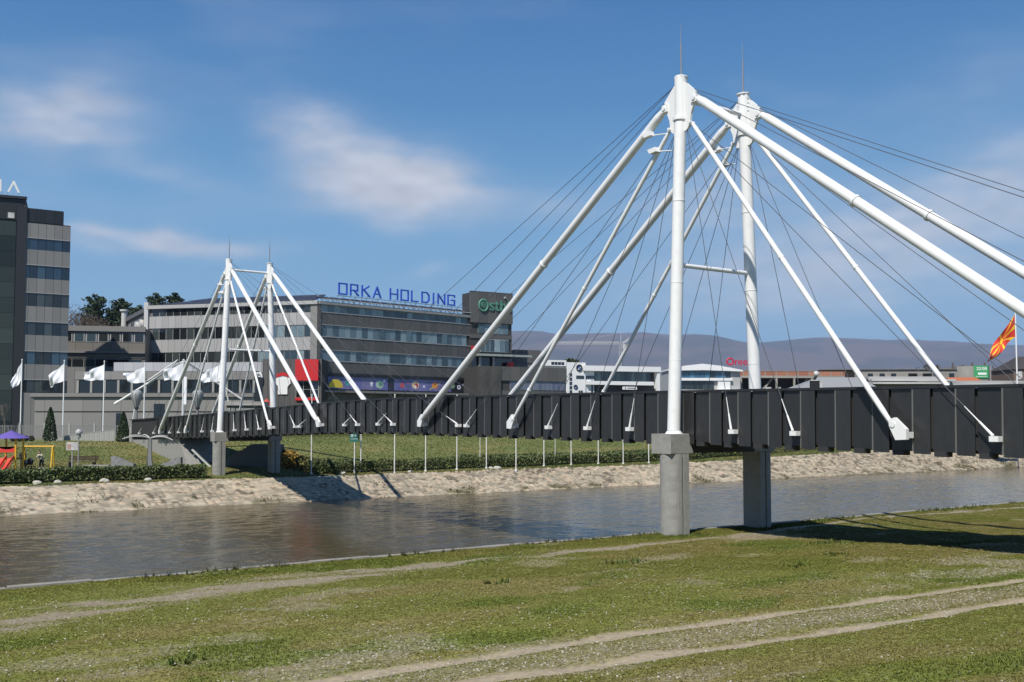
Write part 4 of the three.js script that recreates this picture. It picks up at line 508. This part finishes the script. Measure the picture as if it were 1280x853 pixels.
{ // lantern lamps
  [[-40.55, -108, 'tall lamp with a wire teardrop lantern on a concrete block by the thuja'], [-33.95, -108, 'tall lamp with a wire teardrop lantern behind the far bridge stay']].forEach(([x, z, label], i) => { const y = gY(x, z) - .1, t = thing('lantern_lamp', label, 'lamp', V(x, y, z), 'teardrop lantern lamps'), top = 7.55 - y; part(t, 'pole', bar(V(0, 0, 0), V(0, top - 2, 0), .17, .13, 10), M(.2, .2, .2, .6)); part(t, 'lantern', new THREE.LatheGeometry([[.02, 0], [.16, .05], [.3, .5], [.52, 1.05], [.6, 1.45], [.55, 1.75], [.35, 1.95], [.02, 2.0]].map(q => new THREE.Vector2(q[0], q[1])), 18).translate(0, top - 2, 0), M(.33, .335, .33, .5)); part(t, 'cage', Array.from({ length: 9 }, (_, k) => { const a = k * .698; return [[.17, .05, .31, .5], [.31, .5, .53, 1.05], [.53, 1.05, .61, 1.45], [.61, 1.45, .55, 1.77]].map(([r0, h0, r1, h1]) => bar(V(Math.cos(a) * r0, top - 2 + h0, Math.sin(a) * r0), V(Math.cos(a) * r1, top - 2 + h1, Math.sin(a) * r1), .02, .02, 4)); }).flat(), M(.1, .1, .1, .5)); part(t, 'collar', bar(V(0, top - 2.06, 0), V(0, top - 1.9, 0), .24, .24, 10), mat.black); });
  solo('concrete_block', 'square concrete plinth at the upper end of the corrugated ramp', 'plinth', box(-.75, .75, 0, 1.6, -.6, .6), mat.paleConc, V(-39.6, gY(-39.6, -106), -106.2));
}
{ // white tube frame in front of the podium
  const y0 = 2, t = thing('tube_frame', 'white steel tube frame with sloping twin tubes before the podium windows', 'frame', V(-38.8, y0, -118)); const A = V(-7.6, 6.51 - y0, 0), B = V(0, 11.3 - y0, 0), D = V(7, 6.69 - y0, 0);
  part(t, 'tube', bar(A, B, .13, .1, 8), mat.whiteClean); part(t, 'tube', bar(A.clone().lerp(B, .45).add(V(0, .25, .3)), B.clone().add(V(-.6, .1, .3)), .07, .07, 6), mat.whiteClean); part(t, 'tube', bar(B, D, .11, .12, 8), M(.5, .5, .5, .5)); part(t, 'tube', bar(B.clone().add(V(.4, .05, .3)), D.clone().lerp(B, .5).add(V(0, .35, .3)), .07, .07, 6), M(.5, .5, .5, .5)); part(t, 'mast', bar(V(0, 0, 0), V(0, 9.5, 0), .14, .12, 8), mat.whiteClean); part(t, 'end_cap', bar(A, A.clone().add(V(-.5, -.3, 0)), .2, .16, 8), mat.whiteClean); part(t, 'leg', bar(V(-6.6, 0, -1), V(-5.4, 5.9, 0), .08), mat.whiteClean); part(t, 'leg', bar(V(6, 0, -1), V(5, 6, 0), .08), mat.whiteClean);
}
{ // bar fence and corrugated ramp fence
  const f = thing('bar_fence', 'grey vertical bar fence along the foot of the podium', 'fence', V(-57, 2, -110)), g = M(.24, .24, .235, .6), gp = M(.36, .36, .35, .6);
  for (let i = 0; i < 100; i++) slab(f, 'bar', g, i * .168, i * .168 + .05, -.1, 1.75, -.02, .02); for (let i = 0; i < 7; i++) slab(f, 'post', gp, i * 2.75 + .05, i * 2.75 + .2, -.2, 1.95, -.06, .06); for (const y of [.2, 1.6]) slab(f, 'rail', g, 0, 16.8, y, y + .06, -.07, -.025);
  const r = thing('ramp_fence', 'light grey corrugated fence rising along the ramp to the thuja', 'fence', V(-50.1, 1.6, -108)), n = 40; for (let i = 0; i < n; i++) { const x = i * .182, h = mix(.75, 1.65, i / n); slab(r, 'board', i % 3 ? M(.36, .36, .34, .7) : M(.33, .33, .31, .7), x + .012, x + .17, -.2, h, -.02, .02); } part(r, 'top_rail', beam(V(0, .78, .03), V(7.3, 1.68, .03), .04, .05), gp);
}
{ // kiosk roof beside the far end of the bridge
  const k = thing('kiosk', 'small kiosk with flat pale concrete roof beside the far end of the bridge', 'kiosk', V(-29.6, 2.2, -105)); part(k, 'roof', box(-.2, 3.9, 3.6, 4.0, -1.5, 1.5), mat.paleConc); part(k, 'roof_underside', box(0, 3.7, 3.35, 3.59, -1.3, 1.3), M(.13, .13, .1, .9)); for (const [x, z] of [[.3, .9], [3.3, .9], [.3, -.9], [3.3, -.9]]) part(k, 'post', bar(V(x, -.3, z), V(x, 3.35, z), .06, .06, 6), mat.steel); part(k, 'counter', box(.3, 3.4, 0, 1.1, -.8, .6), M(.15, .14, .12, .8));
  const u = thing('parasol', 'red parasol with a white rim standing beside the kiosk', 'parasol', V(-26, 2.2, -106)); part(u, 'pole', bar(V(0, 0, 0), V(0, 4.2, 0), .04, .04, 6), mat.whiteClean); part(u, 'canopy', new THREE.ConeGeometry(.85, .75, 10, 1, true).translate(0, 4.0, 0), M(.5, .08, .05, .8)); part(u, 'rim', new THREE.CylinderGeometry(.85, .82, .16, 10, 1, true).translate(0, 3.55, 0), mat.whiteClean);
}
{ // green sign and notice board
  const s = thing('green_sign', 'green information sign on a white post on the lawn', 'sign', V(-13.2, gY(-13.2, -84) - .1, -84)), y = 3.2 - (gY(-13.2, -84) - .1); part(s, 'post', bar(V(0, 0, 0), V(0, y, -.06), .05, .05, 8), poleMat); part(s, 'board', box(-.4, .38, y - .75, y, -.03, .03), M(.02, .14, .12, .6)); part(s, 'print', [box(-.3, -.1, y - .35, y - .1, .031, .045), box(.02, .28, y - .3, y - .14, .031, .045), box(-.32, .3, y - .55, y - .5, .031, .045)], M(.4, .5, .45, .6));
  const n = thing('notice_board', 'white notice board on a pole at the playground', 'sign', V(-33.8, gY(-33.8, -77) - .05, -77)), h = 2.55 - gY(-33.8, -77); part(n, 'post', bar(V(0, 0, -.05), V(0, h, -.05), .045, .045, 8), M(.4, .4, .4, .5)); part(n, 'board', box(-.44, .44, h - .55, h + .05, -.02, .02), offWhite); part(n, 'print', [box(-.36, -.06, h - .48, h - .1, .021, .03)], M(.4, .25, .22, .7)); part(n, 'print', [box(.05, .36, h - .3, h - .27, .021, .03), box(.05, .36, h - .4, h - .37, .021, .03)], M(.3, .3, .3, .7));
  const l = thing('post_lamp', 'short post lamp with a flat round head behind the notice board', 'lamp', V(-34.6, gY(-34.6, -80), -80)); part(l, 'post', bar(V(0, 0, 0), V(0, 3.0, 0), .05, .05, 8), M(.3, .3, .3, .5)); part(l, 'head', [bar(V(0, 2.95, 0), V(0, 3.1, 0), .26, .26, 12), bar(V(0, 3.1, 0), V(0, 3.3, 0), .26, .1, 12)], M(.42, .42, .41, .5)); part(l, 'lantern', bar(V(0, 2.6, 0), V(0, 2.94, 0), .14, .18, 10), M(.3, .32, .3, .3));
}
{ // playground
  const x = -39.5, z = -79, y = gY(x, z) - .05, t = thing('play_tower', 'play tower with purple roof, yellow posts and red slide', 'playground tower', V(x, y, z)), H = 3.25 - y;
  for (const [a, b] of [[-.68, .6], [.68, .6], [-.68, -.6], [.68, -.6]]) part(t, 'post', bar(V(a, 0, b), V(a, H - .42, b), .075, .075, 10), mat.yellow);
  part(t, 'roof', new THREE.ConeGeometry(1.45, .62, 4, 1).rotateY(Math.PI / 4).translate(0, H - .12, 0), mat.purple); part(t, 'platform', box(-.7, .7, 1.0, 1.1, -.65, .65), M(.2, .1, .06, .8)); part(t, 'guard', [box(-.6, .6, 1.55, 2.0, .58, .64), new THREE.CylinderGeometry(.6, .6, .06, 16, 1, false, -Math.PI / 2, Math.PI).rotateX(Math.PI / 2).scale(1, .35, 1).translate(0, 2.0, .61)], M(.62, .05, .035, .5));
  for (const s of [-1, 1]) { const g = []; for (let i = 0; i < 6; i++) { const k = i / 6, k2 = (i + 1) / 6, f = q => V(s * .3, mix(1.1, .1, q) - .18 * Math.sin(q * 3.1), .65 + q * 1.5); g.push(beam(f(k), f(k2), .5, .05)); } part(t, 'slide', g, M(.66, .07, .045, .4)); }
  for (const s of [-.58, 0, .58]) part(t, 'slide_rim', beam(V(s, 1.28, .66), V(s, .22, 2.1), .05, .2), M(.62, .06, .04, .4)); for (const s of [-1, 1]) part(t, 'railing', [bar(V(s * .68, 1.9, -.6), V(s * .68, 1.9, .6), .03), bar(V(s * .68, 1.5, -.6), V(s * .68, 1.5, .6), .03)], mat.yellow);
  const sx = -38.3, sz = -81, sy = gY(sx, sz) - .05, w = thing('swing_frame', 'yellow steel swing frame beside the play tower', 'swing', V(sx, sy, sz)), T = 2.12 - sy; part(w, 'top_beam', bar(V(-1.2, T, 0), V(1.3, T, 0), .07, .07, 10), mat.yellow); for (const s of [-1.15, 1.2]) for (const q of [-1, 1]) part(w, 'leg', bar(V(s, T, q * .06), V(s + q * .12, 0, q * .6), .06, .06, 10), mat.yellow); for (const s of [-.75, .35]) { part(w, 'chain', [bar(V(s - .2, T, 0), V(s - .2, .5, 0), .012, .012, 4), bar(V(s + .2, T, 0), V(s + .2, .5, 0), .012, .012, 4)], mat.steel); part(w, 'swing_seat', box(s - .24, s + .24, .46, .5, -.1, .1), mat.black); }
  const p = thing('stroller', 'dark pram with a pale hood detail beside the person in dark clothes', 'pram', V(-39.3, gY(-39.3, -81.5), -81.5)); part(p, 'basket', new THREE.SphereGeometry(.33, 14, 9, 0, 6.3, 1.0, 1.2).scale(1.15, 1, .8).translate(0, .55, 0), M(.02, .02, .025, .8)); part(p, 'hood', new THREE.SphereGeometry(.3, 12, 8, 0, Math.PI, 0, Math.PI / 2).rotateY(1.2).translate(.1, .62, 0), M(.03, .03, .035, .8)); part(p, 'blanket', ball(V(-.02, .62, .2), .1), offWhite); for (const [a, b] of [[-.25, .22], [.25, .22], [-.25, -.22], [.25, -.22]]) part(p, 'wheel', new THREE.TorusGeometry(.13, .035, 6, 14).translate(a, .16, b), mat.black); part(p, 'handle', [bar(V(.3, .6, .2), V(.55, .95, .2), .015), bar(V(.3, .6, -.2), V(.55, .95, -.2), .015), bar(V(.55, .95, -.2), V(.55, .95, .2), .02)], mat.steel);
}
// people: one continuous body each
function person(x, z, turn, J, paintBody, label) {
  const y = gY(x, z) - .02, N = 64, mc = new MarchingCubes(N, new THREE.MeshBasicMaterial(), false, false, 60000), S = 1.0; mc.isolation = 0;
  const cap = (p, a, b, ra, rb) => { const ab = b.clone().sub(a), t = clamp(p.clone().sub(a).dot(ab) / ab.lengthSq()); return p.distanceTo(a.clone().addScaledVector(ab, t)) - mix(ra, rb, t); };
  const bones = J.map(([a, b, ra, rb]) => [V(...a), V(...b), ra, rb]);
  const p = V(); for (let k = 0; k < N; k++) for (let j = 0; j < N; j++) for (let i = 0; i < N; i++) { p.set((i - N / 2) / (N / 2) * S, (j - N / 2) / (N / 2) * S + .9, (k - N / 2) / (N / 2) * S); let d = 9; for (const [a, b, ra, rb] of bones) { const e = cap(p, a, b, ra, rb), h = clamp(.5 + .5 * (d - e) / .035); d = mix(d, e, h) - .035 * h * (1 - h); } mc.field[i + j * N + k * N * N] = -d; }
  mc.update(); const n = mc.count ?? mc.geometry.drawRange.count, pos = new Float32Array(n * 3), nor = new Float32Array(n * 3), col = new Float32Array(n * 3);
  for (let i = 0; i < n; i++) { const a = [mc.positionArray[i * 3] * S, mc.positionArray[i * 3 + 1] * S + .9, mc.positionArray[i * 3 + 2] * S]; pos.set(a, i * 3); nor.set([mc.normalArray[i * 3], mc.normalArray[i * 3 + 1], mc.normalArray[i * 3 + 2]], i * 3); col.set(paintBody(...a), i * 3); }
  const g = new THREE.BufferGeometry(); g.setAttribute('position', new THREE.BufferAttribute(pos, 3)); g.setAttribute('normal', new THREE.BufferAttribute(nor, 3)); g.setAttribute('color', new THREE.BufferAttribute(col, 3)); g.setAttribute('uv', new THREE.BufferAttribute(new Float32Array(n * 2), 2));
  const t = thing('person', label, 'person', V(x, y, z), null, turn); part(t, 'body', g, new THREE.MeshStandardMaterial({ vertexColors: true, roughness: .85, side: THREE.DoubleSide })); return t;
}
const skin = [.45, .27, .19];
{
  const stand = (lean, k) => [[[0, .86 * k, 0], [0, 1.32 * k, lean], .15, .17], [[-.14, 1.36 * k, lean], [.14, 1.36 * k, lean], .075, .075], [[0, 1.4 * k, lean], [0, 1.52 * k, lean * 1.2], .055, .05], [[0, 1.6 * k, lean * 1.35], [0, 1.66 * k, lean * 1.35], .095, .1], [[0, 1.585 * k, lean * 1.35 + .1], [0, 1.6 * k, lean * 1.35 + .1], .018, .015],
    [[-.09, .86 * k, 0], [-.13, .47 * k, .06], .1, .07], [[-.13, .47 * k, .06], [-.15, .08, 0], .065, .045], [[.09, .86 * k, 0], [.14, .47 * k, .04], .1, .07], [[.14, .47 * k, .04], [.17, .08, -.03], .065, .045], [[-.15, .05, -.04], [-.16, .04, .14], .045, .04], [[.17, .05, -.07], [.19, .04, .1], .045, .04]];
  person(-40.0, -82, .4, [...stand(.12, .92), [[-.2, 1.27, .12], [-.24, 1.0, .16], .06, .05], [[-.24, 1.0, .16], [-.1, .88, .36], .045, .035], [[.2, 1.27, .12], [.26, 1.02, .18], .06, .05], [[.26, 1.02, .18], [.16, .9, .4], .045, .035], [[.16, .9, .4], [.13, .88, .46], .03, .012], [[-.1, .88, .36], [-.07, .86, .43], .03, .012]], (x, y, z) => y > 1.54 ? [.03, .025, .02] : y > 1.42 ? skin : z > .38 ? skin : y > .75 ? [.018, .02, .026] : y > .1 ? [.03, .032, .04] : [.02, .02, .02], 'person in dark jacket and trousers leaning over a pram');
  person(-38.45, -82, -.3, [...stand(.2, .85), [[-.2, 1.16, .2], [-.26, .92, .3], .065, .052], [[-.26, .92, .3], [-.06, .84, .42], .05, .035], [[.2, 1.16, .2], [.28, .93, .28], .065, .052], [[.28, .93, .28], [.08, .8, .44], .05, .035], [[-.06, .84, .42], [0, .83, .46], .03, .013], [[.08, .8, .44], [.02, .79, .48], .03, .013]], (x, y, z) => y > 1.4 && z < .36 ? [.02, .016, .014] : y > 1.26 ? skin : z > .41 && y > .7 ? skin : y > .72 ? [.42, .4, .3] : y > .12 ? [.03, .03, .032] : [.6, .6, .58], 'person in pale beige jacket and dark trousers under the swing frame');
}
{ // benches and sculpture
  const b = thing('bench', 'long dark wooden bench beside the notice board', 'bench', V(-36, gY(-36, -84), -84)), wd = M(.055, .032, .022, .8); for (let i = 0; i < 3; i++) part(b, 'seat_slat', box(-1.25, 1.25, .44, .48, -.2 + i * .15, -.08 + i * .15), wd); for (let i = 0; i < 3; i++) part(b, 'back_slat', box(-1.25, 1.25, .58 + i * .13, .68 + i * .13, -.3, -.26), wd); for (const s of [-1, 1]) part(b, 'leg', [box(s - .05, s + .05, -.05, .44, -.25, .25), box(s - .05, s + .05, .48, .98, -.34, -.301)], mat.black);
  const b2 = thing('bench', 'low pale stone bench in front of the dark wooden bench', 'bench', V(-33.2, gY(-33.2, -80), -80)); part(b2, 'seat', box(-1.1, 1.1, .35, .45, -.2, .2), mat.paleConc); for (const s of [-1, 1]) part(b2, 'leg', box(s * .8 - .12, s * .8 + .12, -.05, .35, -.17, .17), mat.paleConc);
  const x = -28.9, z = -80, y = gY(x, z) - .05, t = thing('tree_sculpture', 'grey metal sculpture shaped like a palm with drooping arms', 'sculpture', V(x, y, z)), H = 2.95 - y, gm = M(.2, .2, .2, .5); part(t, 'trunk', [plate([[-.12, 0], [.3, 0], [.16, 1.1], [.12, H - .1], [-.06, H - .1], [-.14, 1.2]], .16)], gm); part(t, 'trunk', plate([[-.3, 0], [-.1, 0], [-.08, H - .2], [-.16, H - .3], [-.24, 1.2]], .2).translate(0, 0, -.16), M(.05, .055, .065, .5));
  for (const [a, L, d, zz] of [[-1, 2.2, .2, 0], [-1, 1.5, -.05, .5], [1, 1.8, .3, 0], [1, 1.2, .02, -.5], [-1, .8, -.1, -.6]]) { const pts = []; for (let i = 0; i <= 8; i++) { const k = i / 8; pts.push(V(a * L * k, H - .15 + .22 * Math.sin(k * 2.4) - d * k * k, zz * k)); } part(t, 'arm', new THREE.TubeGeometry(new THREE.CatmullRomCurve3(pts), 16, .055, 6), M(.42, .42, .4, .5)); }
  [[-31, 1.8, 'grey wavy concrete seat left of the palm sculpture', 1], [-27.3, 1.9, 'grey wavy concrete seat right of the palm sculpture', -1]].forEach(([sx, L, label, f]) => { const sh = []; for (let i = 0; i <= 14; i++) { const k = i / 14; sh.push([f * (k - .5) * L, .35 + .3 * Math.cos(k * 3.0)]); } const pts = [[f * -L / 2, -.75], ...sh, [f * L / 2, -.75]]; solo('wave_seat', label, 'seat', plate(pts, .5), M(.3, .3, .3, .8, { map: blotch }), V(sx, gY(sx, -80) + .5, -80)); });
  const st = thing('staircase', 'concrete stair flight in the shade under the far end of the bridge', 'staircase', V(-25.2, gY(-25.2, -84) - .1, -86)); for (let i = 0; i < 12; i++) part(st, 'step', box(-.6 + i * .3, 5 + i * .02, i * .17, (i + 1) * .17 - .002, -2.4 + i * .05, 0), mat.concDark); part(st, 'stringer', beam(V(-2.2, 1.6, .12), V(-.6, .1, .12), .12, .3), M(.55, .55, .52, .7));
}
{ // a few white stones at the foot of the hedges
  const r = rng(611); [[-13.6, 0], [-12.3, 0], [-9.2, 0], [-17.5, 0], [-6.1, 0], [9.5, 1], [15.8, 1], [24.2, 1], [24.9, 1]].forEach(([u, k], i) => { const t = -49.3 + r() * .2, p = lw(u, farY(u, t) + .06, t), g = new THREE.IcosahedronGeometry(.16 + r() * .12, 2), q = g.attributes.position; for (let j = 0; j < q.count; j++) { const f = .75 + .5 * fbm(q.getX(j) * 7 + i * 9, q.getY(j) * 7 + q.getZ(j) * 5, 2, 8); q.setXYZ(j, q.getX(j) * f * 1.4, q.getY(j) * f * .8, q.getZ(j) * f); } g.computeVertexNormals(); solo('white_stone', k ? 'whitish stone at the foot of the hedge below the slim poles' : 'whitish stone at the foot of the playground hedge', 'stone', g, M(.46, .44, .38, .9), p, k ? 'stones below the slim poles' : 'stones at the playground hedge'); });
}
{ // tower crane far behind
  const c = thing('tower_crane', 'pale tower crane with horizontal jib behind the white showroom', 'crane', V(28.2, 2, -262)), m = M(.5, .51, .52, .5), lat = (a, b, w, n) => { const g = [], d = b.clone().sub(a), up = Math.abs(d.y) > Math.abs(d.x), o = [V(0, 0, 0), up ? V(w, 0, 0) : V(0, w, 0), up ? V(w / 2, 0, w) : V(0, w / 2, w)]; o.forEach(q => g.push(bar(a.clone().add(q), b.clone().add(q), .07, .07, 4))); for (let i = 0; i < n; i++) g.push(bar(a.clone().addScaledVector(d, i / n).add(o[i % 2]), a.clone().addScaledVector(d, (i + 1) / n).add(o[(i + 1) % 2]), .045, .045, 4)); return g; };
  part(c, 'mast', lat(V(0, 0, 0), V(0, 22.3, 0), .8, 18), m); part(c, 'jib', lat(V(0, 22.4, 0), V(-17, 22.4, 0), .6, 20), m); part(c, 'counter_jib', lat(V(.8, 22.4, 0), V(3.2, 23.8, 0), .5, 4), m); part(c, 'apex', bar(V(.4, 22.3, .3), V(.4, 25.6, .3), .12, .06, 5), m); part(c, 'tie', [bar(V(.4, 25.5, .3), V(-11, 23, .3), .03, .03, 4), bar(V(.4, 25.5, .3), V(3, 23.8, .3), .03, .03, 4)], m); part(c, 'cab', box(.9, 1.7, 21, 22.3, -.2, .8), offWhite);
}

// ---------------------------------------------------------------- turf, pebbles and weeds: what nobody could count
function scatter(name, label, geo, m, list) { const im = shade(new THREE.InstancedMesh(geo, m, list.length)); im.name = name; im.position.copy(O); im.rotation.y = PHI; im.userData = { kind: 'stuff', label, category: name.replace('_', ' ') }; const mx = new THREE.Matrix4(), q = new THREE.Quaternion(), e = new THREE.Euler(), c = new THREE.Color(); list.forEach((s, i) => { e.set(s.tx || 0, s.a, s.tz || 0); q.setFromEuler(e); mx.compose(V(s.u, s.y, s.t), q, V(s.s, s.s * (s.h || 1), s.s)); im.setMatrixAt(i, mx); im.setColorAt(i, c.setRGB(...s.c)); }); scene.add(im); return im; }
function tuft(n, seed, w) { const r = rng(seed), a = [], nn = []; for (let i = 0; i < n; i++) { const an = r() * 6.283, d = r() * .6, x = Math.cos(an) * d, z = Math.sin(an) * d, l = .45 + .8 * r(), bx = (r() - .5) * 1.3, bz = (r() - .5) * 1.3, px = Math.cos(an + 1.5) * w, pz = Math.sin(an + 1.5) * w; a.push(x - px, -.1, z - pz, x + px, -.1, z + pz, x + bx, l, z + bz); const nv = V(-bx * .5 + (r() - .5) * .5, 1, -bz * .5 + (r() - .5) * .5).normalize(); for (let k = 0; k < 3; k++) nn.push(nv.x, nv.y, nv.z); } const g = new THREE.BufferGeometry(); g.setAttribute('position', new THREE.Float32BufferAttribute(a, 3)); g.setAttribute('normal', new THREE.Float32BufferAttribute(nn, 3)); return g; }
const bladeMat = new THREE.MeshStandardMaterial({ color: 0xffffff, roughness: .8, side: THREE.DoubleSide });
{
  const r = rng(900), G = [[], [], []], W = [], st = [];
  const inView = (u, t) => { const p = lw(u, nearY(t), t), d = -p.z; if (d < 6) return 0; const px = 640 + p.x / d * 1250, py = 527 + (4.15 - p.y) / d * 1250; return px > -60 && px < 1340 && py < 900 ? d : 0; };
  let tries = 0;
  while (G[0].length + G[1].length + G[2].length < 330000 && tries++ < 4e6) {
    const u = mix(-32, 42, r()), t = mix(-.55, 24, Math.pow(r(), .95)), d = inView(u, t); if (!d) continue;
    const k = cover(u, t); if (r() < k.bare * 1.05 + .12) continue;
    const dry = clamp(k.dry + (r() - .5) * .9), edge = ss(1.2, .1, t), lush = k.lush;
    let c = lerp3([.205, .218, .03], [.275, .235, .064], dry); c = lerp3(c, [.155, .222, .026], lush * .6); const v = .65 + .65 * r();
    G[Math.floor(r() * 3)].push({ u, t, y: nearRough(u, t), a: r() * 6.28, s: (.019 + .017 * r()) * (1 + edge * .3 + lush * .3) * (d > 26 ? 1.25 : 1), h: .3 + .35 * r() + edge * .15 + lush * .2, c: c.map(x => x * v) });
  }
  const tf = [tuft(11, 1, .1), tuft(11, 2, .1), tuft(11, 3, .1)]; G.forEach((l, i) => scatter(['turf_grass', 'turf_grass_olive', 'turf_grass_mixed'][i], 'short patchy turf on the near bank', tf[i], bladeMat, l));
  const peb = new THREE.IcosahedronGeometry(1, 0).scale(1, .6, .8);
  tries = 0; while (st.length < 16000 && tries++ < 2e6) { const u = mix(-30, 32, r()), t = mix(-.4, 23, r()); if (!inView(u, t)) continue; const k = cover(u, t); if (r() > .015 + k.stony * .9) continue; const v = .55 + .75 * r(); st.push({ u, t, y: nearRough(u, t) + .004, a: r() * 6.28, s: .007 + .018 * Math.pow(r(), 2.6), c: [.38 * v, .35 * v, .28 * v] }); }
  scatter('gravel', 'pale gravel and pebbles strewn over ruts and bare turf', peb, new THREE.MeshStandardMaterial({ color: 0xffffff, roughness: .9 }), st);
  const fl = []; tries = 0; while (fl.length < 3600 && tries++ < 2e6) { const u = mix(-30, 32, r()), t = mix(.6, 23, r()); if (!inView(u, t)) continue; if (fbm(u * .5 + 30, t * .7, 3, 130) < .46 + .2 * r()) continue; fl.push({ u, t, y: nearRough(u, t) + .03 + .02 * r(), a: r() * 6.28, tx: (r() - .5) * .7, s: .008 + .009 * r(), c: r() > .15 ? [.62, .61, .52] : [.5, .42, .16] }); }
  scatter('daisy_flowers', 'tiny white daisies dotted over the turf', new THREE.CircleGeometry(1, 6).rotateX(-Math.PI / 2), bladeMat, fl);
  // taller weeds: clumps on the turf, along the kerb and at the foot of the stone bank
  const weed = [[-7.2, 5.3], [-6.4, 5.2], [1.2, 5.6], [1.6, 5.5], [2.0, 5.8], [-1.5, 8.3], [-4.3, 9.2], [7.6, -.2], [8.1, -.25], [8.5, -.1], [17, -.1], [18, -.2], [19.2, -.1], [15.6, -.15], [21, -.1], [-21, 11], [-12, 6.4], [-.4, .5], [.5, .7], [4.2, .6], [4.9, .5], [-.5, -.2]]; for (const [u0, t0] of weed) for (let i = 0; i < 16; i++) { const u = u0 + (r() - .5) * .7, t = t0 + (r() - .5) * .5; W.push({ u, t, y: nearRough(u, t), a: r() * 6.28, s: .06 + .05 * r(), h: .8 + .7 * r(), c: [.1 + .04 * r(), .16 + .06 * r(), .028] }); }
  for (let i = 0; i < 900; i++) { const u = mix(-30, 45, r()), t = -.62 + .35 * r() + (r() - .5) * .1; if (fbm(u * .5, 2, 3, 140) < .5) continue; W.push({ u, t: Math.max(t, -.54), y: nearRough(u, -.4) - .02, a: r() * 6.28, s: .07 + .06 * r(), h: 1 + .6 * r(), c: [.06 + .05 * r(), .09 + .04 * r(), .022] }); }
  scatter('weeds', 'clumps of taller weeds along the near kerb and in the turf', tuft(9, 8, .13), bladeMat, W);
  const B = []; for (let i = 0; i < 16000; i++) { const u = mix(-40, 150, r()), s = Math.pow(r(), .45), L = s * 5.7; if (fbm(u * .6, L * .9, 4, 9) < .66 - .08 * ss(40, 90, u)) continue; if (s > .93) continue; B.push({ u, t: mix(-47.4, -42, s), y: mix(bankTop(u), -2, s) + .08, a: r() * 6.28, s: .05 + .08 * r(), h: .7 + .5 * r(), c: r() > .35 ? [.11, .095, .035] : [.06, .085, .022] }); }
  scatter('bank_weeds', 'dry weeds growing between the stones of the embankment', tuft(9, 12, .14), bladeMat, B);
  const F = []; for (let i = 0; i < 90000; i++) { const u = mix(-45, 120, r()), t = mix(-86, -47.6, Math.pow(r(), .7) * 1); const n = fbm(u * .35, t * .6, 4, 21), d = clamp(ss(.35, .7, fbm(u * .12 + 9, t * .3, 3, 24)) * .8 + (n - .5) * .8 + (r() - .5) * .5); const c = lerp3([.12, .15, .03], [.22, .195, .06], d), v = .7 + .6 * r(); F.push({ u, t, y: farY(u, t), a: r() * 6.28, s: .07 + .06 * r(), h: .8, c: c.map(x => x * v) }); }
  scatter('lawn_grass', 'mown lawn grass on the far bank', tuft(9, 21, .16), bladeMat, F);
}
renderer.render(scene, camera);
